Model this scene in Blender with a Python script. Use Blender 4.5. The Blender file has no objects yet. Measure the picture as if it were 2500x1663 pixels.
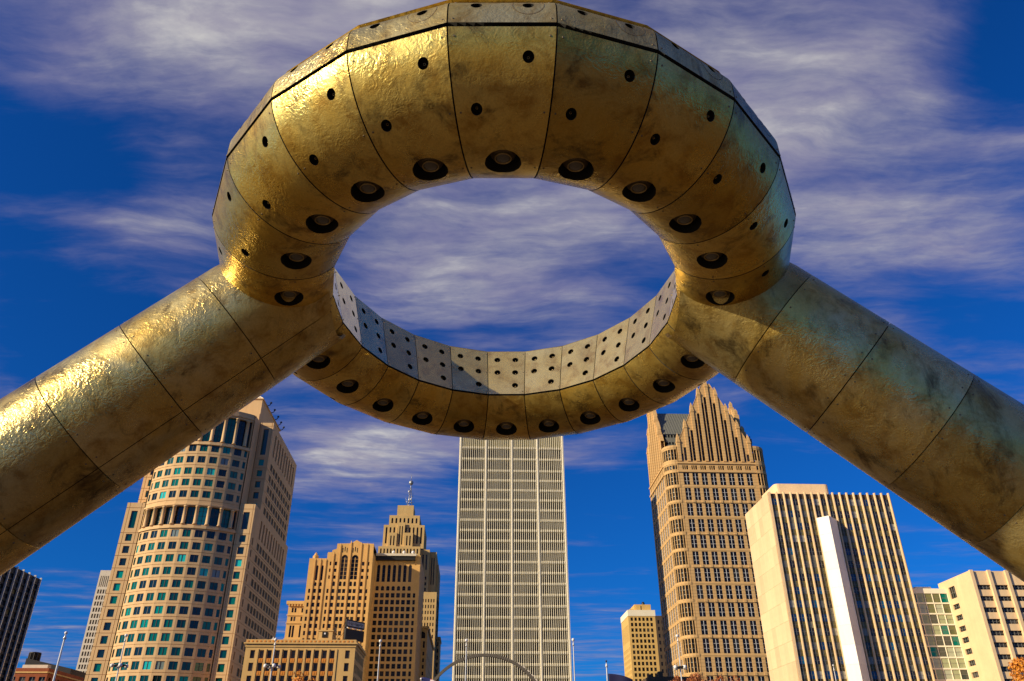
import bpy, math, random
from math import sin, cos, tan, pi, radians, sqrt, atan2, hypot
from mathutils import Vector, Matrix
from mathutils.geometry import delaunay_2d_cdt

random.seed(11)
scene = bpy.context.scene
COL = scene.collection

# ------------------------------------------------------------------ camera
YAW, PITCH, ROLL, EYE = radians(2.85), radians(29.6), radians(-0.2), 1.6
hf = Vector((sin(YAW), cos(YAW), 0)); hr = Vector((cos(YAW), -sin(YAW), 0)); zz = Vector((0, 0, 1))
cf = hf * cos(PITCH) + zz * sin(PITCH)
cu = -hf * sin(PITCH) + zz * cos(PITCH)
cr_ = hr * cos(ROLL) + cu * sin(ROLL)
cu_ = -hr * sin(ROLL) + cu * cos(ROLL)
cam_d = bpy.data.cameras.new('camera')
cam_d.sensor_width = 36.0
cam_d.lens = 1920 / 2500 * 36
cam_d.clip_start = 0.1
cam_d.clip_end = 20000
cam = bpy.data.objects.new('camera', cam_d)
COL.objects.link(cam)
cam.matrix_world = Matrix(((cr_.x, cu_.x, -cf.x, 0), (cr_.y, cu_.y, -cf.y, 0), (cr_.z, cu_.z, -cf.z, EYE), (0, 0, 0, 1)))
scene.camera = cam

# ------------------------------------------------------------------ light
SUN_AZ, SUN_EL = radians(63), radians(22)      # to the left of straight behind the camera
to_sun = Vector((-sin(SUN_AZ) * cos(SUN_EL), -cos(SUN_AZ) * cos(SUN_EL), sin(SUN_EL)))
sun_d = bpy.data.lights.new('sun', 'SUN')
sun_d.energy = 5.0
sun_d.angle = radians(0.53)
sun_d.color = (1.0, 0.83, 0.57)
sun = bpy.data.objects.new('sun', sun_d)
COL.objects.link(sun)
sun.rotation_euler = to_sun.to_track_quat('Z', 'Y').to_euler()
sun.location = (-40, -40, 60)

scene.view_settings.view_transform = 'Standard'
scene.view_settings.look = 'None'
scene.view_settings.exposure = 0.28
scene.view_settings.gamma = 1.0
scene.view_settings.use_curve_mapping = False


class NT:
    """tiny node-tree helper"""
    def __init__(s, tree):
        s.t = tree; s.n = tree.nodes; s.l = tree.links
    def new(s, typ, **kw):
        nd = s.n.new(typ)
        for k, v in kw.items():
            setattr(nd, k, v)
        return nd
    def put(s, sock, v):
        if isinstance(v, bpy.types.NodeSocket):
            s.l.new(v, sock)
        else:
            sock.default_value = v
    def math(s, op, a, b=0.0, c=0.0, clamp=False):
        nd = s.new('ShaderNodeMath', operation=op, use_clamp=clamp)
        s.put(nd.inputs[0], a); s.put(nd.inputs[1], b); s.put(nd.inputs[2], c)
        return nd.outputs[0]
    def vmath(s, op, a, b=(0, 0, 0)):
        nd = s.new('ShaderNodeVectorMath', operation=op)
        s.put(nd.inputs[0], a); s.put(nd.inputs[1], b)
        return nd.outputs['Value'] if op in ('LENGTH', 'DOT_PRODUCT') else nd.outputs[0]
    def mix(s, f, a, b, blend='MIX'):
        nd = s.new('ShaderNodeMix', data_type='RGBA', blend_type=blend)
        s.put(nd.inputs[0], f); s.put(nd.inputs[6], a); s.put(nd.inputs[7], b)
        return nd.outputs[2]
    def ramp(s, f, stops, interp='LINEAR'):
        nd = s.new('ShaderNodeValToRGB')
        nd.color_ramp.interpolation = interp
        els = nd.color_ramp.elements
        while len(els) < len(stops):
            els.new(0.5)
        for e_, (p, c) in zip(els, stops):
            e_.position = p; e_.color = c if len(c) == 4 else (*c, 1)
        s.put(nd.inputs[0], f)
        return nd.outputs[0]
    def maprange(s, v, a, b, c=0.0, d=1.0, smooth=True):
        nd = s.new('ShaderNodeMapRange', interpolation_type='SMOOTHSTEP' if smooth else 'LINEAR')
        s.put(nd.inputs[0], v)
        for i, q in enumerate((a, b, c, d)):
            s.put(nd.inputs[1 + i], q)
        return nd.outputs[0]
    def noise(s, vec, scale, detail=4, rough=0.55, dist=0.0, dim='3D'):
        nd = s.new('ShaderNodeTexNoise', noise_dimensions=dim)
        if vec is not None:
            s.put(nd.inputs['Vector'], vec)
        nd.inputs['Scale'].default_value = scale
        nd.inputs['Detail'].default_value = detail
        nd.inputs['Roughness'].default_value = rough
        nd.inputs['Distortion'].default_value = dist
        return nd.outputs[0]
    def mapping(s, vec, loc=(0, 0, 0), rot=(0, 0, 0), sc=(1, 1, 1)):
        nd = s.new('ShaderNodeMapping')
        s.put(nd.inputs[0], vec)
        nd.inputs[1].default_value = loc; nd.inputs[2].default_value = rot; nd.inputs[3].default_value = sc
        return nd.outputs[0]


# ------------------------------------------------------------------ sky
world = bpy.data.worlds.new('World')
scene.world = world
world.use_nodes = True
w = NT(world.node_tree)
w.n.clear()
wout = w.new('ShaderNodeOutputWorld')
bg = w.new('ShaderNodeBackground')
bg.inputs[1].default_value = 0.088
w.l.new(bg.outputs[0], wout.inputs[0])
sky = w.new('ShaderNodeTexSky', sky_type='NISHITA')
sky.sun_disc = False
sky.sun_elevation = SUN_EL
sky.sun_rotation = atan2(to_sun.x, to_sun.y)
sky.altitude = 200
sky.air_density = 1.0
sky.dust_density = 0.35
sky.ozone_density = 3.0
deep = w.mix(1.0, sky.outputs[0], (0.04, 0.405, 1.0, 1), 'MULTIPLY')
tc = w.new('ShaderNodeTexCoord')
sep = w.new('ShaderNodeSeparateXYZ')
w.l.new(tc.outputs['Generated'], sep.inputs[0])
zc = w.math('MAXIMUM', sep.outputs[2], 0.03)
com = w.new('ShaderNodeCombineXYZ')
w.put(com.inputs[0], w.math('DIVIDE', sep.outputs[0], zc))
w.put(com.inputs[1], w.math('DIVIDE', sep.outputs[1], zc))
P = com.outputs[0]                                            # a flat cloud layer overhead
warp = w.new('ShaderNodeTexNoise'); warp.inputs['Scale'].default_value = 1.5; warp.inputs['Detail'].default_value = 5
w.l.new(P, warp.inputs['Vector'])
wv = w.vmath('SCALE', w.vmath('SUBTRACT', warp.outputs[1], (0.5, 0.5, 0.5)))
wv.node.inputs[3].default_value = 0.26
Pw = w.vmath('ADD', P, wv)
streak = w.noise(w.mapping(Pw, rot=(0, 0, radians(28)), sc=(0.55, 1.9, 1)), 2.0, 7, 0.58, 0.15)
puff = w.noise(w.mapping(Pw, loc=(3.1, 1.7, 0), sc=(0.9, 1.3, 1)), 1.9, 7, 0.58)
fine = w.noise(w.mapping(Pw, loc=(7, 2, 0), rot=(0, 0, radians(34)), sc=(0.55, 2.0, 1)), 7, 7, 0.66, 0.2)
dens = w.math('ADD', w.math('MULTIPLY', streak, 0.50), w.math('MULTIPLY', puff, 0.40))
dens = w.math('ADD', dens, w.math('MULTIPLY', fine, 0.18))
#CLOUDS
# broad banks (+) and clear lanes (-) of the cloud layer: centre u, v, radii, weight
BANKS = [(-0.40, 0.74, 0.62, 0.36, 0.17), (0.50, 1.00, 0.60, 0.42, 0.17), (0.95, 1.28, 0.45, 0.26, 0.12), (0.05, 1.36, 0.55, 0.55, 0.135),
         (-0.68, 1.33, 0.42, 0.20, 0.10), (-0.42, 2.55, 0.55, 0.5, 0.19), (-0.90, 1.08, 0.42, 0.19, -0.20), (-1.0, 1.85, 0.5, 0.5, -0.20),
         (0.88, 0.78, 0.26, 0.20, -0.18), (1.28, 1.60, 0.36, 0.26, -0.10), (1.2, 3.3, 1.7, 1.5, -0.20), (-1.7, 3.8, 1.2, 1.6, -0.18), (0.9, 4.6, 2.0, 1.6, -0.08)]
for (u, v, ru, rv, wt) in BANKS:
    d = w.vmath('LENGTH', w.vmath('DIVIDE', w.vmath('SUBTRACT', P, (u, v, 0)), (ru, rv, 1)))
    g = w.math('MULTIPLY', w.maprange(d, 1.0, 0.0), wt)
    dens = w.math('ADD', dens, g)
cov = w.maprange(dens, 0.455, 0.78)
# a jet's double vapour trail, fresh at one end and fading at the other
rel = w.vmath('SUBTRACT', P, (-0.4395, 0.8093, 0))
along = w.vmath('DOT_PRODUCT', rel, (-0.6996, 0.7145, 0))
across = w.math('ABSOLUTE', w.math('SUBTRACT', w.math('ABSOLUTE', w.vmath('DOT_PRODUCT', rel, (-0.7145, -0.6996, 0))), 0.0012))
trail = w.math('MULTIPLY', w.maprange(across, 0.0030, 0.0004), w.math('MULTIPLY', w.maprange(along, 0.0, 0.004), w.maprange(along, 0.2539, 0.0)))
trail = w.math('MULTIPLY', trail, w.maprange(w.noise(P, 60, 3), 0.3, 0.6, 0.5, 1.0))
cov = w.math('MAXIMUM', cov, w.math('MULTIPLY', trail, 0.95))
relief = w.noise(w.mapping(Pw, loc=(1, 4, 0), rot=(0, 0, radians(22)), sc=(0.9, 1.5, 1)), 4.0, 7, 0.6, 0.1)
cloud_col = w.ramp(w.math('MULTIPLY', cov, w.maprange(relief, 0.30, 0.66, 0.45, 1.05)), [(0.0, (1.8, 1.65, 3.3)), (0.35, (2.6, 2.4, 3.6)), (0.7, (3.7, 3.5, 4.1)), (1.0, (5.6, 5.4, 5.3))])
low = w.maprange(sep.outputs[2], 0.0, 0.12)
cov = w.math('MULTIPLY', w.math('MULTIPLY', cov, 0.93), low)
w.put(bg.inputs[0], w.mix(cov, deep, cloud_col))


# ------------------------------------------------------------------ materials
def principled(name):
    m = bpy.data.materials.new(name)
    m.use_nodes = True
    t = NT(m.node_tree)
    b = t.n['Principled BSDF']
    return m, t, b


MATS = {}


def stone(name, col, var=0.18, scale=0.25, rough=0.85, course=None, streak=0.12, tone=0.05):
    """weathered masonry: blotches, fine grain, faint vertical staining, optional course lines (metres)"""
    m, t, b = principled(name)
    tcn = t.new('ShaderNodeTexCoord')
    o = tcn.outputs['Object']
    n1 = t.noise(o, scale, 5, 0.6)
    n2 = t.noise(o, scale * 9, 4, 0.6)
    n3 = t.noise(t.mapping(o, sc=(1.2, 1.2, 0.06)), 0.9, 4, 0.6)
    f = t.math('ADD', t.math('MULTIPLY', t.math('SUBTRACT', n1, 0.5), var * 2.4), t.math('MULTIPLY', t.math('SUBTRACT', n2, 0.5), var * 1.4))
    f = t.math('ADD', f, t.math('MULTIPLY', t.math('SUBTRACT', n3, 0.5), streak * 2.2))
    oi = t.new('ShaderNodeObjectInfo')
    f = t.math('ADD', f, t.math('ADD', 1.0 - tone, t.math('MULTIPLY', oi.outputs['Random'], tone * 2)))
    if course:
        sz = t.new('ShaderNodeSeparateXYZ'); t.l.new(o, sz.inputs[0])
        fr = t.math('FRACT', t.math('DIVIDE', sz.outputs[2], course))
        line = t.math('LESS_THAN', fr, 0.16)
        f = t.math('MULTIPLY', f, t.math('SUBTRACT', 1.0, t.math('MULTIPLY', line, 0.28)))
    c = t.vmath('SCALE', (col[0], col[1], col[2]))
    t.put(c.node.inputs[3], f)
    hue = t.mix(t.math('MULTIPLY', n2, 0.3), c, t.mix(1.0, c, (1.08, 0.94, 0.72, 1), 'MULTIPLY'))
    t.put(b.inputs['Base Color'], hue)
    b.inputs['Roughness'].default_value = rough
    b.inputs['Specular IOR Level'].default_value = 0.25
    bp = t.new('ShaderNodeBump'); bp.inputs['Strength'].default_value = 0.25; bp.inputs['Distance'].default_value = 0.05
    t.put(bp.inputs['Height'], n2)
    t.l.new(bp.outputs[0], b.inputs['Normal'])
    MATS[name] = m
    return m


def glass(name, stops, rough=0.06, spec=0.6):
    """window glass; each pane takes its own tone (blinds, reflections, lit rooms)"""
    m, t, b = principled(name)
    oi = t.new('ShaderNodeObjectInfo')
    ge = t.new('ShaderNodeNewGeometry')
    r = t.math('FRACT', t.math('ADD', oi.outputs['Random'], ge.outputs['Random Per Island']))
    t.put(b.inputs['Base Color'], t.ramp(r, stops, 'CONSTANT'))
    b.inputs['Roughness'].default_value = rough
    b.inputs['Specular IOR Level'].default_value = spec
    tcn = t.new('ShaderNodeTexCoord')
    bp = t.new('ShaderNodeBump'); bp.inputs['Strength'].default_value = 0.10; bp.inputs['Distance'].default_value = 0.3
    t.put(bp.inputs['Height'], t.noise(tcn.outputs['Object'], 0.35, 1))
    t.l.new(bp.outputs[0], b.inputs['Normal'])
    MATS[name] = m
    return m


def plain(name, col, rough=0.6, metal=0.0, var=0.1, scale=3.0):
    m, t, b = principled(name)
    tcn = t.new('ShaderNodeTexCoord')
    n = t.noise(tcn.outputs['Object'], scale, 4)
    f = t.math('ADD', 1.0 - var, t.math('MULTIPLY', n, var * 2))
    c = t.vmath('SCALE', tuple(col)); t.put(c.node.inputs[3], f)
    t.put(b.inputs['Base Color'], c)
    b.inputs['Roughness'].default_value = rough
    b.inputs['Metallic'].default_value = metal
    MATS[name] = m
    return m


stone('pink_granite', (0.67, 0.45, 0.225), 0.10, 0.2)
stone('gold_granite', (0.60, 0.385, 0.165), 0.12, 0.2, course=1.25)
stone('gold_limestone', (0.64, 0.375, 0.125), 0.16, 0.22)
stone('pen_limestone', (0.54, 0.37, 0.15), 0.16, 0.18)
stone('tan_limestone', (0.62, 0.40, 0.15), 0.14, 0.3)
stone('cream_marble', (0.82, 0.60, 0.345), 0.14, 0.25, rough=0.6, tone=0.10)
stone('white_marble', (0.88, 0.83, 0.74), 0.08, 0.2, rough=0.5, tone=0.06)
stone('cream_concrete', (0.90, 0.83, 0.63), 0.06, 0.3, streak=0.05)
stone('olive_spandrel', (0.30, 0.27, 0.13), 0.15, 0.4)
stone('rust_terracotta', (0.62, 0.24, 0.04), 0.3, 0.8)
stone('pale_concrete', (0.62, 0.55, 0.44), 0.12, 0.3)
stone('buff_brick', (0.66, 0.43, 0.14), 0.14, 0.25)
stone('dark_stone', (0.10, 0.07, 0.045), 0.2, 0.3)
stone('red_brick', (0.26, 0.075, 0.03), 0.2, 0.5)
stone('grey_roof', (0.17, 0.175, 0.15), 0.12, 0.6, rough=0.6)
stone('charcoal_panel', (0.020, 0.018, 0.016), 0.3, 0.6, rough=0.5)
plain('white_metal', (0.78, 0.76, 0.72), 0.35, 0.0, 0.06)
plain('grey_metal', (0.36, 0.37, 0.37), 0.4, 0.6, 0.15)
plain('dark_metal', (0.035, 0.035, 0.035), 0.45, 0.3, 0.2)
plain('pole_metal', (0.66, 0.64, 0.58), 0.3, 0.35, 0.08)
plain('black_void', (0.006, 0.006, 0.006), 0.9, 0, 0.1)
plain('frame_bronze', (0.05, 0.04, 0.03), 0.5, 0.2)
plain('frame_white', (0.80, 0.78, 0.74), 0.4, 0.0, 0.05)
plain('frame_grey', (0.25, 0.25, 0.22), 0.4, 0.3, 0.1)
D = (0.006, 0.006, 0.007)
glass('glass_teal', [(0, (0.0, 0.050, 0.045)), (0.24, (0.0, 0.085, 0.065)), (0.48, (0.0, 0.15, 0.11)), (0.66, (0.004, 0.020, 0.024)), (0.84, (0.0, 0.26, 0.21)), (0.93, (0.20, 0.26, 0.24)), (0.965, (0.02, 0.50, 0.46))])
glass('glass_dark', [(0, D), (0.45, (0.015, 0.012, 0.010)), (0.75, (0.030, 0.026, 0.022)), (0.93, (0.075, 0.065, 0.05))], 0.15, 0.22)
glass('glass_black', [(0, D), (0.6, (0.010, 0.008, 0.009)), (0.9, (0.02, 0.02, 0.018))], 0.12, 0.3)
glass('glass_mixed', [(0, (0.020, 0.016, 0.010)), (0.24, (0.09, 0.075, 0.025)), (0.42, (0.16, 0.15, 0.11)), (0.58, (0.0, 0.035, 0.13)), (0.72, (0.02, 0.015, 0.012)), (0.80, (0.0, 0.09, 0.22)), (0.88, (0.22, 0.21, 0.17)), (0.95, (0.36, 0.34, 0.27))])
glass('glass_blind', [(0, (0.07, 0.06, 0.04)), (0.4, (0.11, 0.095, 0.06)), (0.8, (0.05, 0.045, 0.035))], 0.2, 0.2)
glass('glass_spandrel', [(0, (0.10, 0.085, 0.03)), (0.35, (0.16, 0.135, 0.05)), (0.7, (0.05, 0.042, 0.02)), (0.9, (0.20, 0.19, 0.14))], 0.3, 0.2)
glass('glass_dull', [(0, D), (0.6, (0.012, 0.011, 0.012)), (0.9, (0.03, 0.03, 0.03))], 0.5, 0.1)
glass('glass_link', [(0, (0.06, 0.07, 0.06)), (0.25, (0.36, 0.40, 0.22)), (0.5, (0.14, 0.15, 0.06)), (0.7, (0.42, 0.46, 0.32)), (0.86, (0.0, 0.17, 0.13))])
glass('glass_gold_reflection', [(0, (0.04, 0.033, 0.026)), (0.4, (0.09, 0.075, 0.06)), (0.75, (0.16, 0.095, 0.035)), (0.92, (0.42, 0.25, 0.05))], 0.2)  # golden reflections painted into the tones of some panes


def sculpture_metal(name, warm, cool, bump, rough, metal=1.0, dirt=0.75):
    """old brushed steel with a bronze-brown patina and hand-ground swirl marks"""
    m, t, b = principled(name)
    tcn = t.new('ShaderNodeTexCoord')
    o = tcn.outputs['Object']
    oi = t.new('ShaderNodeObjectInfo')
    shift = t.vmath('ADD', o, t.vmath('SCALE', (7.0, 3.0, 5.0)))
    t.put(shift.node.inputs[1].links[0].from_node.inputs[3], oi.outputs['Random'])      # every plate weathered on its own
    big = t.noise(shift, 0.75, 5, 0.62, 0.5)
    mid = t.noise(shift, 3.2, 6, 0.68, 0.4)
    smut = t.noise(t.mapping(shift, sc=(1.7, 1.7, 0.5)), 1.5, 8, 0.72, 0.5)
    grain = t.noise(o, 55, 3, 0.65)
    base = t.mix(t.maprange(big, 0.36, 0.66), warm, cool)
    base = t.mix(t.math('MULTIPLY', t.maprange(mid, 0.44, 0.72), 0.75), base, (warm[0] * 0.50, warm[1] * 0.38, warm[2] * 0.22, 1))
    base = t.mix(t.math('MULTIPLY', t.maprange(smut, 0.50, 0.70), dirt), base, (0.095, 0.062, 0.024, 1))
    tint = t.math('ADD', 0.70, t.math('MULTIPLY', oi.outputs['Random'], 0.46))
    tint = t.math('MULTIPLY', tint, t.math('ADD', 0.72, t.math('MULTIPLY', grain, 0.56)))
    c = t.vmath('SCALE', base); t.put(c.node.inputs[3], tint)
    t.put(b.inputs['Base Color'], c)
    b.inputs['Metallic'].default_value = metal
    sw1 = t.noise(o, 12.0, 2, 0.5, 1.7)
    sw2 = t.noise(t.mapping(o, loc=(5, 3, 1), sc=(1, 1, 1.5)), 26.0, 2, 0.5, 1.3)
    wob = t.noise(o, 1.3, 2)
    patch = t.maprange(t.noise(o, 1.7, 3), 0.34, 0.62, 0.25, 1.0)                         # ground harder in places
    t.put(b.inputs['Roughness'], t.math('ADD', t.math('SUBTRACT', rough + 0.10, t.math('MULTIPLY', patch, 0.14)), t.math('MULTIPLY', mid, 0.12)))
    h = t.math('MULTIPLY', t.math('ADD', sw1, t.math('MULTIPLY', sw2, 0.45)), patch)
    h = t.math('ADD', h, t.math('MULTIPLY', wob, 0.5))
    bp = t.new('ShaderNodeBump')
    bp.inputs['Strength'].default_value = bump
    bp.inputs['Distance'].default_value = 0.022
    t.put(bp.inputs['Height'], h)
    t.l.new(bp.outputs[0], b.inputs['Normal'])
    MATS[name] = m


sculpture_metal('bronze_steel', (0.72, 0.47, 0.080, 1), (0.76, 0.58, 0.16, 1), 0.42, 0.24, 0.74, 0.8)
sculpture_metal('leg_steel', (0.64, 0.45, 0.11, 1), (0.70, 0.58, 0.25, 1), 0.42, 0.24, 0.76, 0.85)
sculpture_metal('plate_steel', (0.92, 0.68, 0.19, 1), (0.92, 0.74, 0.28, 1), 0.04, 0.06, 0.70, 0.22)
MATS['plate_steel'].node_tree.nodes['Principled BSDF'].inputs['Coat Weight'].default_value = 0.8      # polished face
MATS['plate_steel'].node_tree.nodes['Principled BSDF'].inputs['Coat IOR'].default_value = 2.0
plain('lamp_iron', (0.20, 0.155, 0.09), 0.55, 0.5, 0.3, 30)
plain('lamp_brass', (0.42, 0.32, 0.15), 0.4, 0.8, 0.3, 30)
plain('lamp_lens', (0.13, 0.125, 0.11), 0.35, 0.0, 0.4, 60)

# ------------------------------------------------------------------ mesh helpers
def M(*names):
    return [MATS[n] for n in names]


class MB:
    def __init__(s):
        s.v = []; s.f = []; s.m = []; s.sm = []
    def face(s, pts, mat=0, smooth=False):
        i = len(s.v)
        s.v.extend([tuple(p) for p in pts])
        s.f.append(tuple(range(i, i + len(pts)))); s.m.append(mat); s.sm.append(smooth)
    def box(s, x0, x1, y0, y1, z0, z1, mat=0, bottom=True):
        a = [(x0, y0, z0), (x1, y0, z0), (x1, y1, z0), (x0, y1, z0), (x0, y0, z1), (x1, y0, z1), (x1, y1, z1), (x0, y1, z1)]
        q = [(0, 1, 5, 4), (1, 2, 6, 5), (2, 3, 7, 6), (3, 0, 4, 7), (4, 5, 6, 7)]
        if bottom:
            q.append((3, 2, 1, 0))
        i = len(s.v)
        s.v.extend(a)
        for k in q:
            s.f.append(tuple(i + j for j in k)); s.m.append(mat); s.sm.append(False)
    def prism(s, poly, z0, z1, mat=0, cap=True):
        """poly: xy list counter-clockwise"""
        n = len(poly); i = len(s.v)
        s.v.extend([(p[0], p[1], z0) for p in poly]); s.v.extend([(p[0], p[1], z1) for p in poly])
        for k in range(n):
            j = (k + 1) % n
            s.f.append((i + k, i + j, i + n + j, i + n + k)); s.m.append(mat); s.sm.append(False)
        if cap:
            s.f.append(tuple(i + n + k for k in range(n))); s.m.append(mat); s.sm.append(False)
            s.f.append(tuple(i + n - 1 - k for k in range(n))); s.m.append(mat); s.sm.append(False)
    def tube(s, pts, rad, seg=10, mat=0, smooth=True, caps=True):
        """tube through points; rad number or list"""
        n = len(pts)
        rad = rad if isinstance(rad, (list, tuple)) else [rad] * n
        pts = [Vector(p) for p in pts]
        i0 = len(s.v); ref = None
        for k in range(n):
            d = (pts[min(k + 1, n - 1)] - pts[max(k - 1, 0)]).normalized()
            if ref is None:
                ref = d.orthogonal().normalized()
            ref = (ref - d * ref.dot(d)).normalized()
            bi = d.cross(ref)
            for q in range(seg):
                a = 2 * pi * q / seg
                s.v.append(tuple(pts[k] + (ref * cos(a) + bi * sin(a)) * rad[k]))
        for k in range(n - 1):
            for q in range(seg):
                p = (q + 1) % seg
                s.f.append((i0 + k * seg + q, i0 + k * seg + p, i0 + (k + 1) * seg + p, i0 + (k + 1) * seg + q)); s.m.append(mat); s.sm.append(smooth)
        if caps:
            s.f.append(tuple(i0 + q for q in reversed(range(seg)))); s.m.append(mat); s.sm.append(False)
            s.f.append(tuple(i0 + (n - 1) * seg + q for q in range(seg))); s.m.append(mat); s.sm.append(False)
    def lathe(s, prof, c=(0, 0, 0), seg=12, mat=0, smooth=True, cap=True):
        """prof: (r,z) list bottom to top, about z through c"""
        i0 = len(s.v); n = len(prof)
        for r, z in prof:
            for q in range(seg):
                a = 2 * pi * q / seg
                s.v.append((c[0] + r * cos(a), c[1] + r * sin(a), c[2] + z))
        for k in range(n - 1):
            for q in range(seg):
                p = (q + 1) % seg
                s.f.append((i0 + k * seg + q, i0 + k * seg + p, i0 + (k + 1) * seg + p, i0 + (k + 1) * seg + q)); s.m.append(mat); s.sm.append(smooth)
        if cap:
            s.f.append(tuple(i0 + (n - 1) * seg + q for q in range(seg))); s.m.append(mat); s.sm.append(False)
            s.f.append(tuple(i0 + q for q in reversed(range(seg)))); s.m.append(mat); s.sm.append(False)
    def mesh(s, name, mats, off=(0, 0, 0)):
        me = bpy.data.meshes.new(name)
        ox, oy, oz = off
        me.from_pydata([(x - ox, y - oy, z - oz) for x, y, z in s.v], [], s.f)
        for m_ in mats:
            me.materials.append(m_)
        me.polygons.foreach_set('material_index', s.m)
        me.polygons.foreach_set('use_smooth', s.sm)
        me.update()
        return me


def link(name, me, parent=None, loc=(0, 0, 0), rz=0.0):
    o = bpy.data.objects.new(name, me)
    COL.objects.link(o)
    if parent is not None:
        o.parent = parent
    o.location = loc
    if rz:
        o.rotation_euler = (0, 0, rz)
    return o


def tag(o, label=None, cat=None, group=None, kind=None):
    for k, v in (('label', label), ('category', cat), ('group', group), ('kind', kind)):
        if v:
            o[k] = v
    return o


class Face:
    """a vertical wall plane: O its left end seen from outside, running to the right along U"""
    def __init__(s, x0, y0, x1, y1):
        s.O = Vector((x0, y0, 0)); d = Vector((x1 - x0, y1 - y0, 0)); s.w = d.length; s.U = d / s.w
        s.N = Vector((s.U.y, -s.U.x, 0)); s.rz = atan2(s.U.y, s.U.x)
    def p(s, u, z, d=0.0):
        q = s.O + s.U * u - s.N * d
        return (q.x, q.y, z)


def facade(mb, F, us, vs, kind, depth=0.4, mat=0):
    """wall plane cut on a grid; kind(i, j) -> None wall, 'open' hole, number = recess with a back"""
    nu, nv = len(us) - 1, len(vs) - 1
    K = [[kind(i, j) for j in range(nv)] for i in range(nu)]
    def dp(i, j):
        if i < 0 or j < 0 or i >= nu or j >= nv:
            return 0.0
        k = K[i][j]
        return 0.0 if k is None else (depth if k == 'open' else k)
    for i in range(nu):
        j = 0
        while j < nv:
            k = K[i][j]
            u0, u1 = us[i], us[i + 1]
            d = dp(i, j)
            if k != 'open':
                e = j
                while e + 1 < nv and K[i][e + 1] == k:
                    e += 1
                mb.face([F.p(u0, vs[j], d), F.p(u1, vs[j], d), F.p(u1, vs[e + 1], d), F.p(u0, vs[e + 1], d)], mat)
                j = e + 1
            else:
                j += 1
    for i in range(nu):
        for j in range(nv):
            d = dp(i, j)
            if d <= 0:
                continue
            u0, u1, v0, v1 = us[i], us[i + 1], vs[j], vs[j + 1]
            e = dp(i - 1, j)
            if e < d: mb.face([F.p(u0, v0, e), F.p(u0, v0, d), F.p(u0, v1, d), F.p(u0, v1, e)], mat)
            e = dp(i + 1, j)
            if e < d: mb.face([F.p(u1, v0, d), F.p(u1, v0, e), F.p(u1, v1, e), F.p(u1, v1, d)], mat)
            e = dp(i, j - 1)
            if e < d: mb.face([F.p(u0, v0, e), F.p(u1, v0, e), F.p(u1, v0, d), F.p(u0, v0, d)], mat)
            e = dp(i, j + 1)
            if e < d: mb.face([F.p(u0, v1, d), F.p(u1, v1, d), F.p(u1, v1, e), F.p(u0, v1, e)], mat)


def cuts(total, wins, extra=()):
    """sorted cut list from window spans"""
    c = {0.0, round(total, 3)}
    for a, b in wins:
        c.add(round(a, 3)); c.add(round(b, 3))
    for e in extra:
        c.add(round(e, 3))
    return sorted(x for x in c if -1e-6 <= x <= total + 2e-3)


WIN_MESH = {}


def win_mesh(wd, h, style):
    """window unit: glass with raised bars; local x across, z up, -y outside"""
    g, fr, nx, ny, bw, arch = style
    key = (round(wd, 2), round(h, 2), style)
    if key in WIN_MESH:
        return WIN_MESH[key]
    mb = MB()
    if arch:
        n = 8; zs = max(h - wd * 0.5 * arch, 0.02)
        pts = [(-wd / 2, 0, 0), (wd / 2, 0, 0)]
        for k in range(n + 1):
            a = pi * k / n
            pts.append((wd / 2 * cos(a), 0, zs + (h - zs) * sin(a)))
        mb.face(pts, 0)
    else:
        mb.face([(-wd / 2, 0, 0), (wd / 2, 0, 0), (wd / 2, 0, h), (-wd / 2, 0, h)], 0)
    for k in range(1, nx):
        x = -wd / 2 + wd * k / nx
        mb.box(x - bw / 2, x + bw / 2, -0.09, -0.003, 0, h * (0.98 if not arch else 0.9), 1, False)
    for k in range(1, ny):
        z = h * k / ny
        b2 = bw * 0.6
        mb.box(-wd / 2, wd / 2, -0.055, -0.002, z - b2 / 2, z + b2 / 2, 1, False)
    me = mb.mesh('window', M(g, fr))
    WIN_MESH[key] = me
    return me


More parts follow.
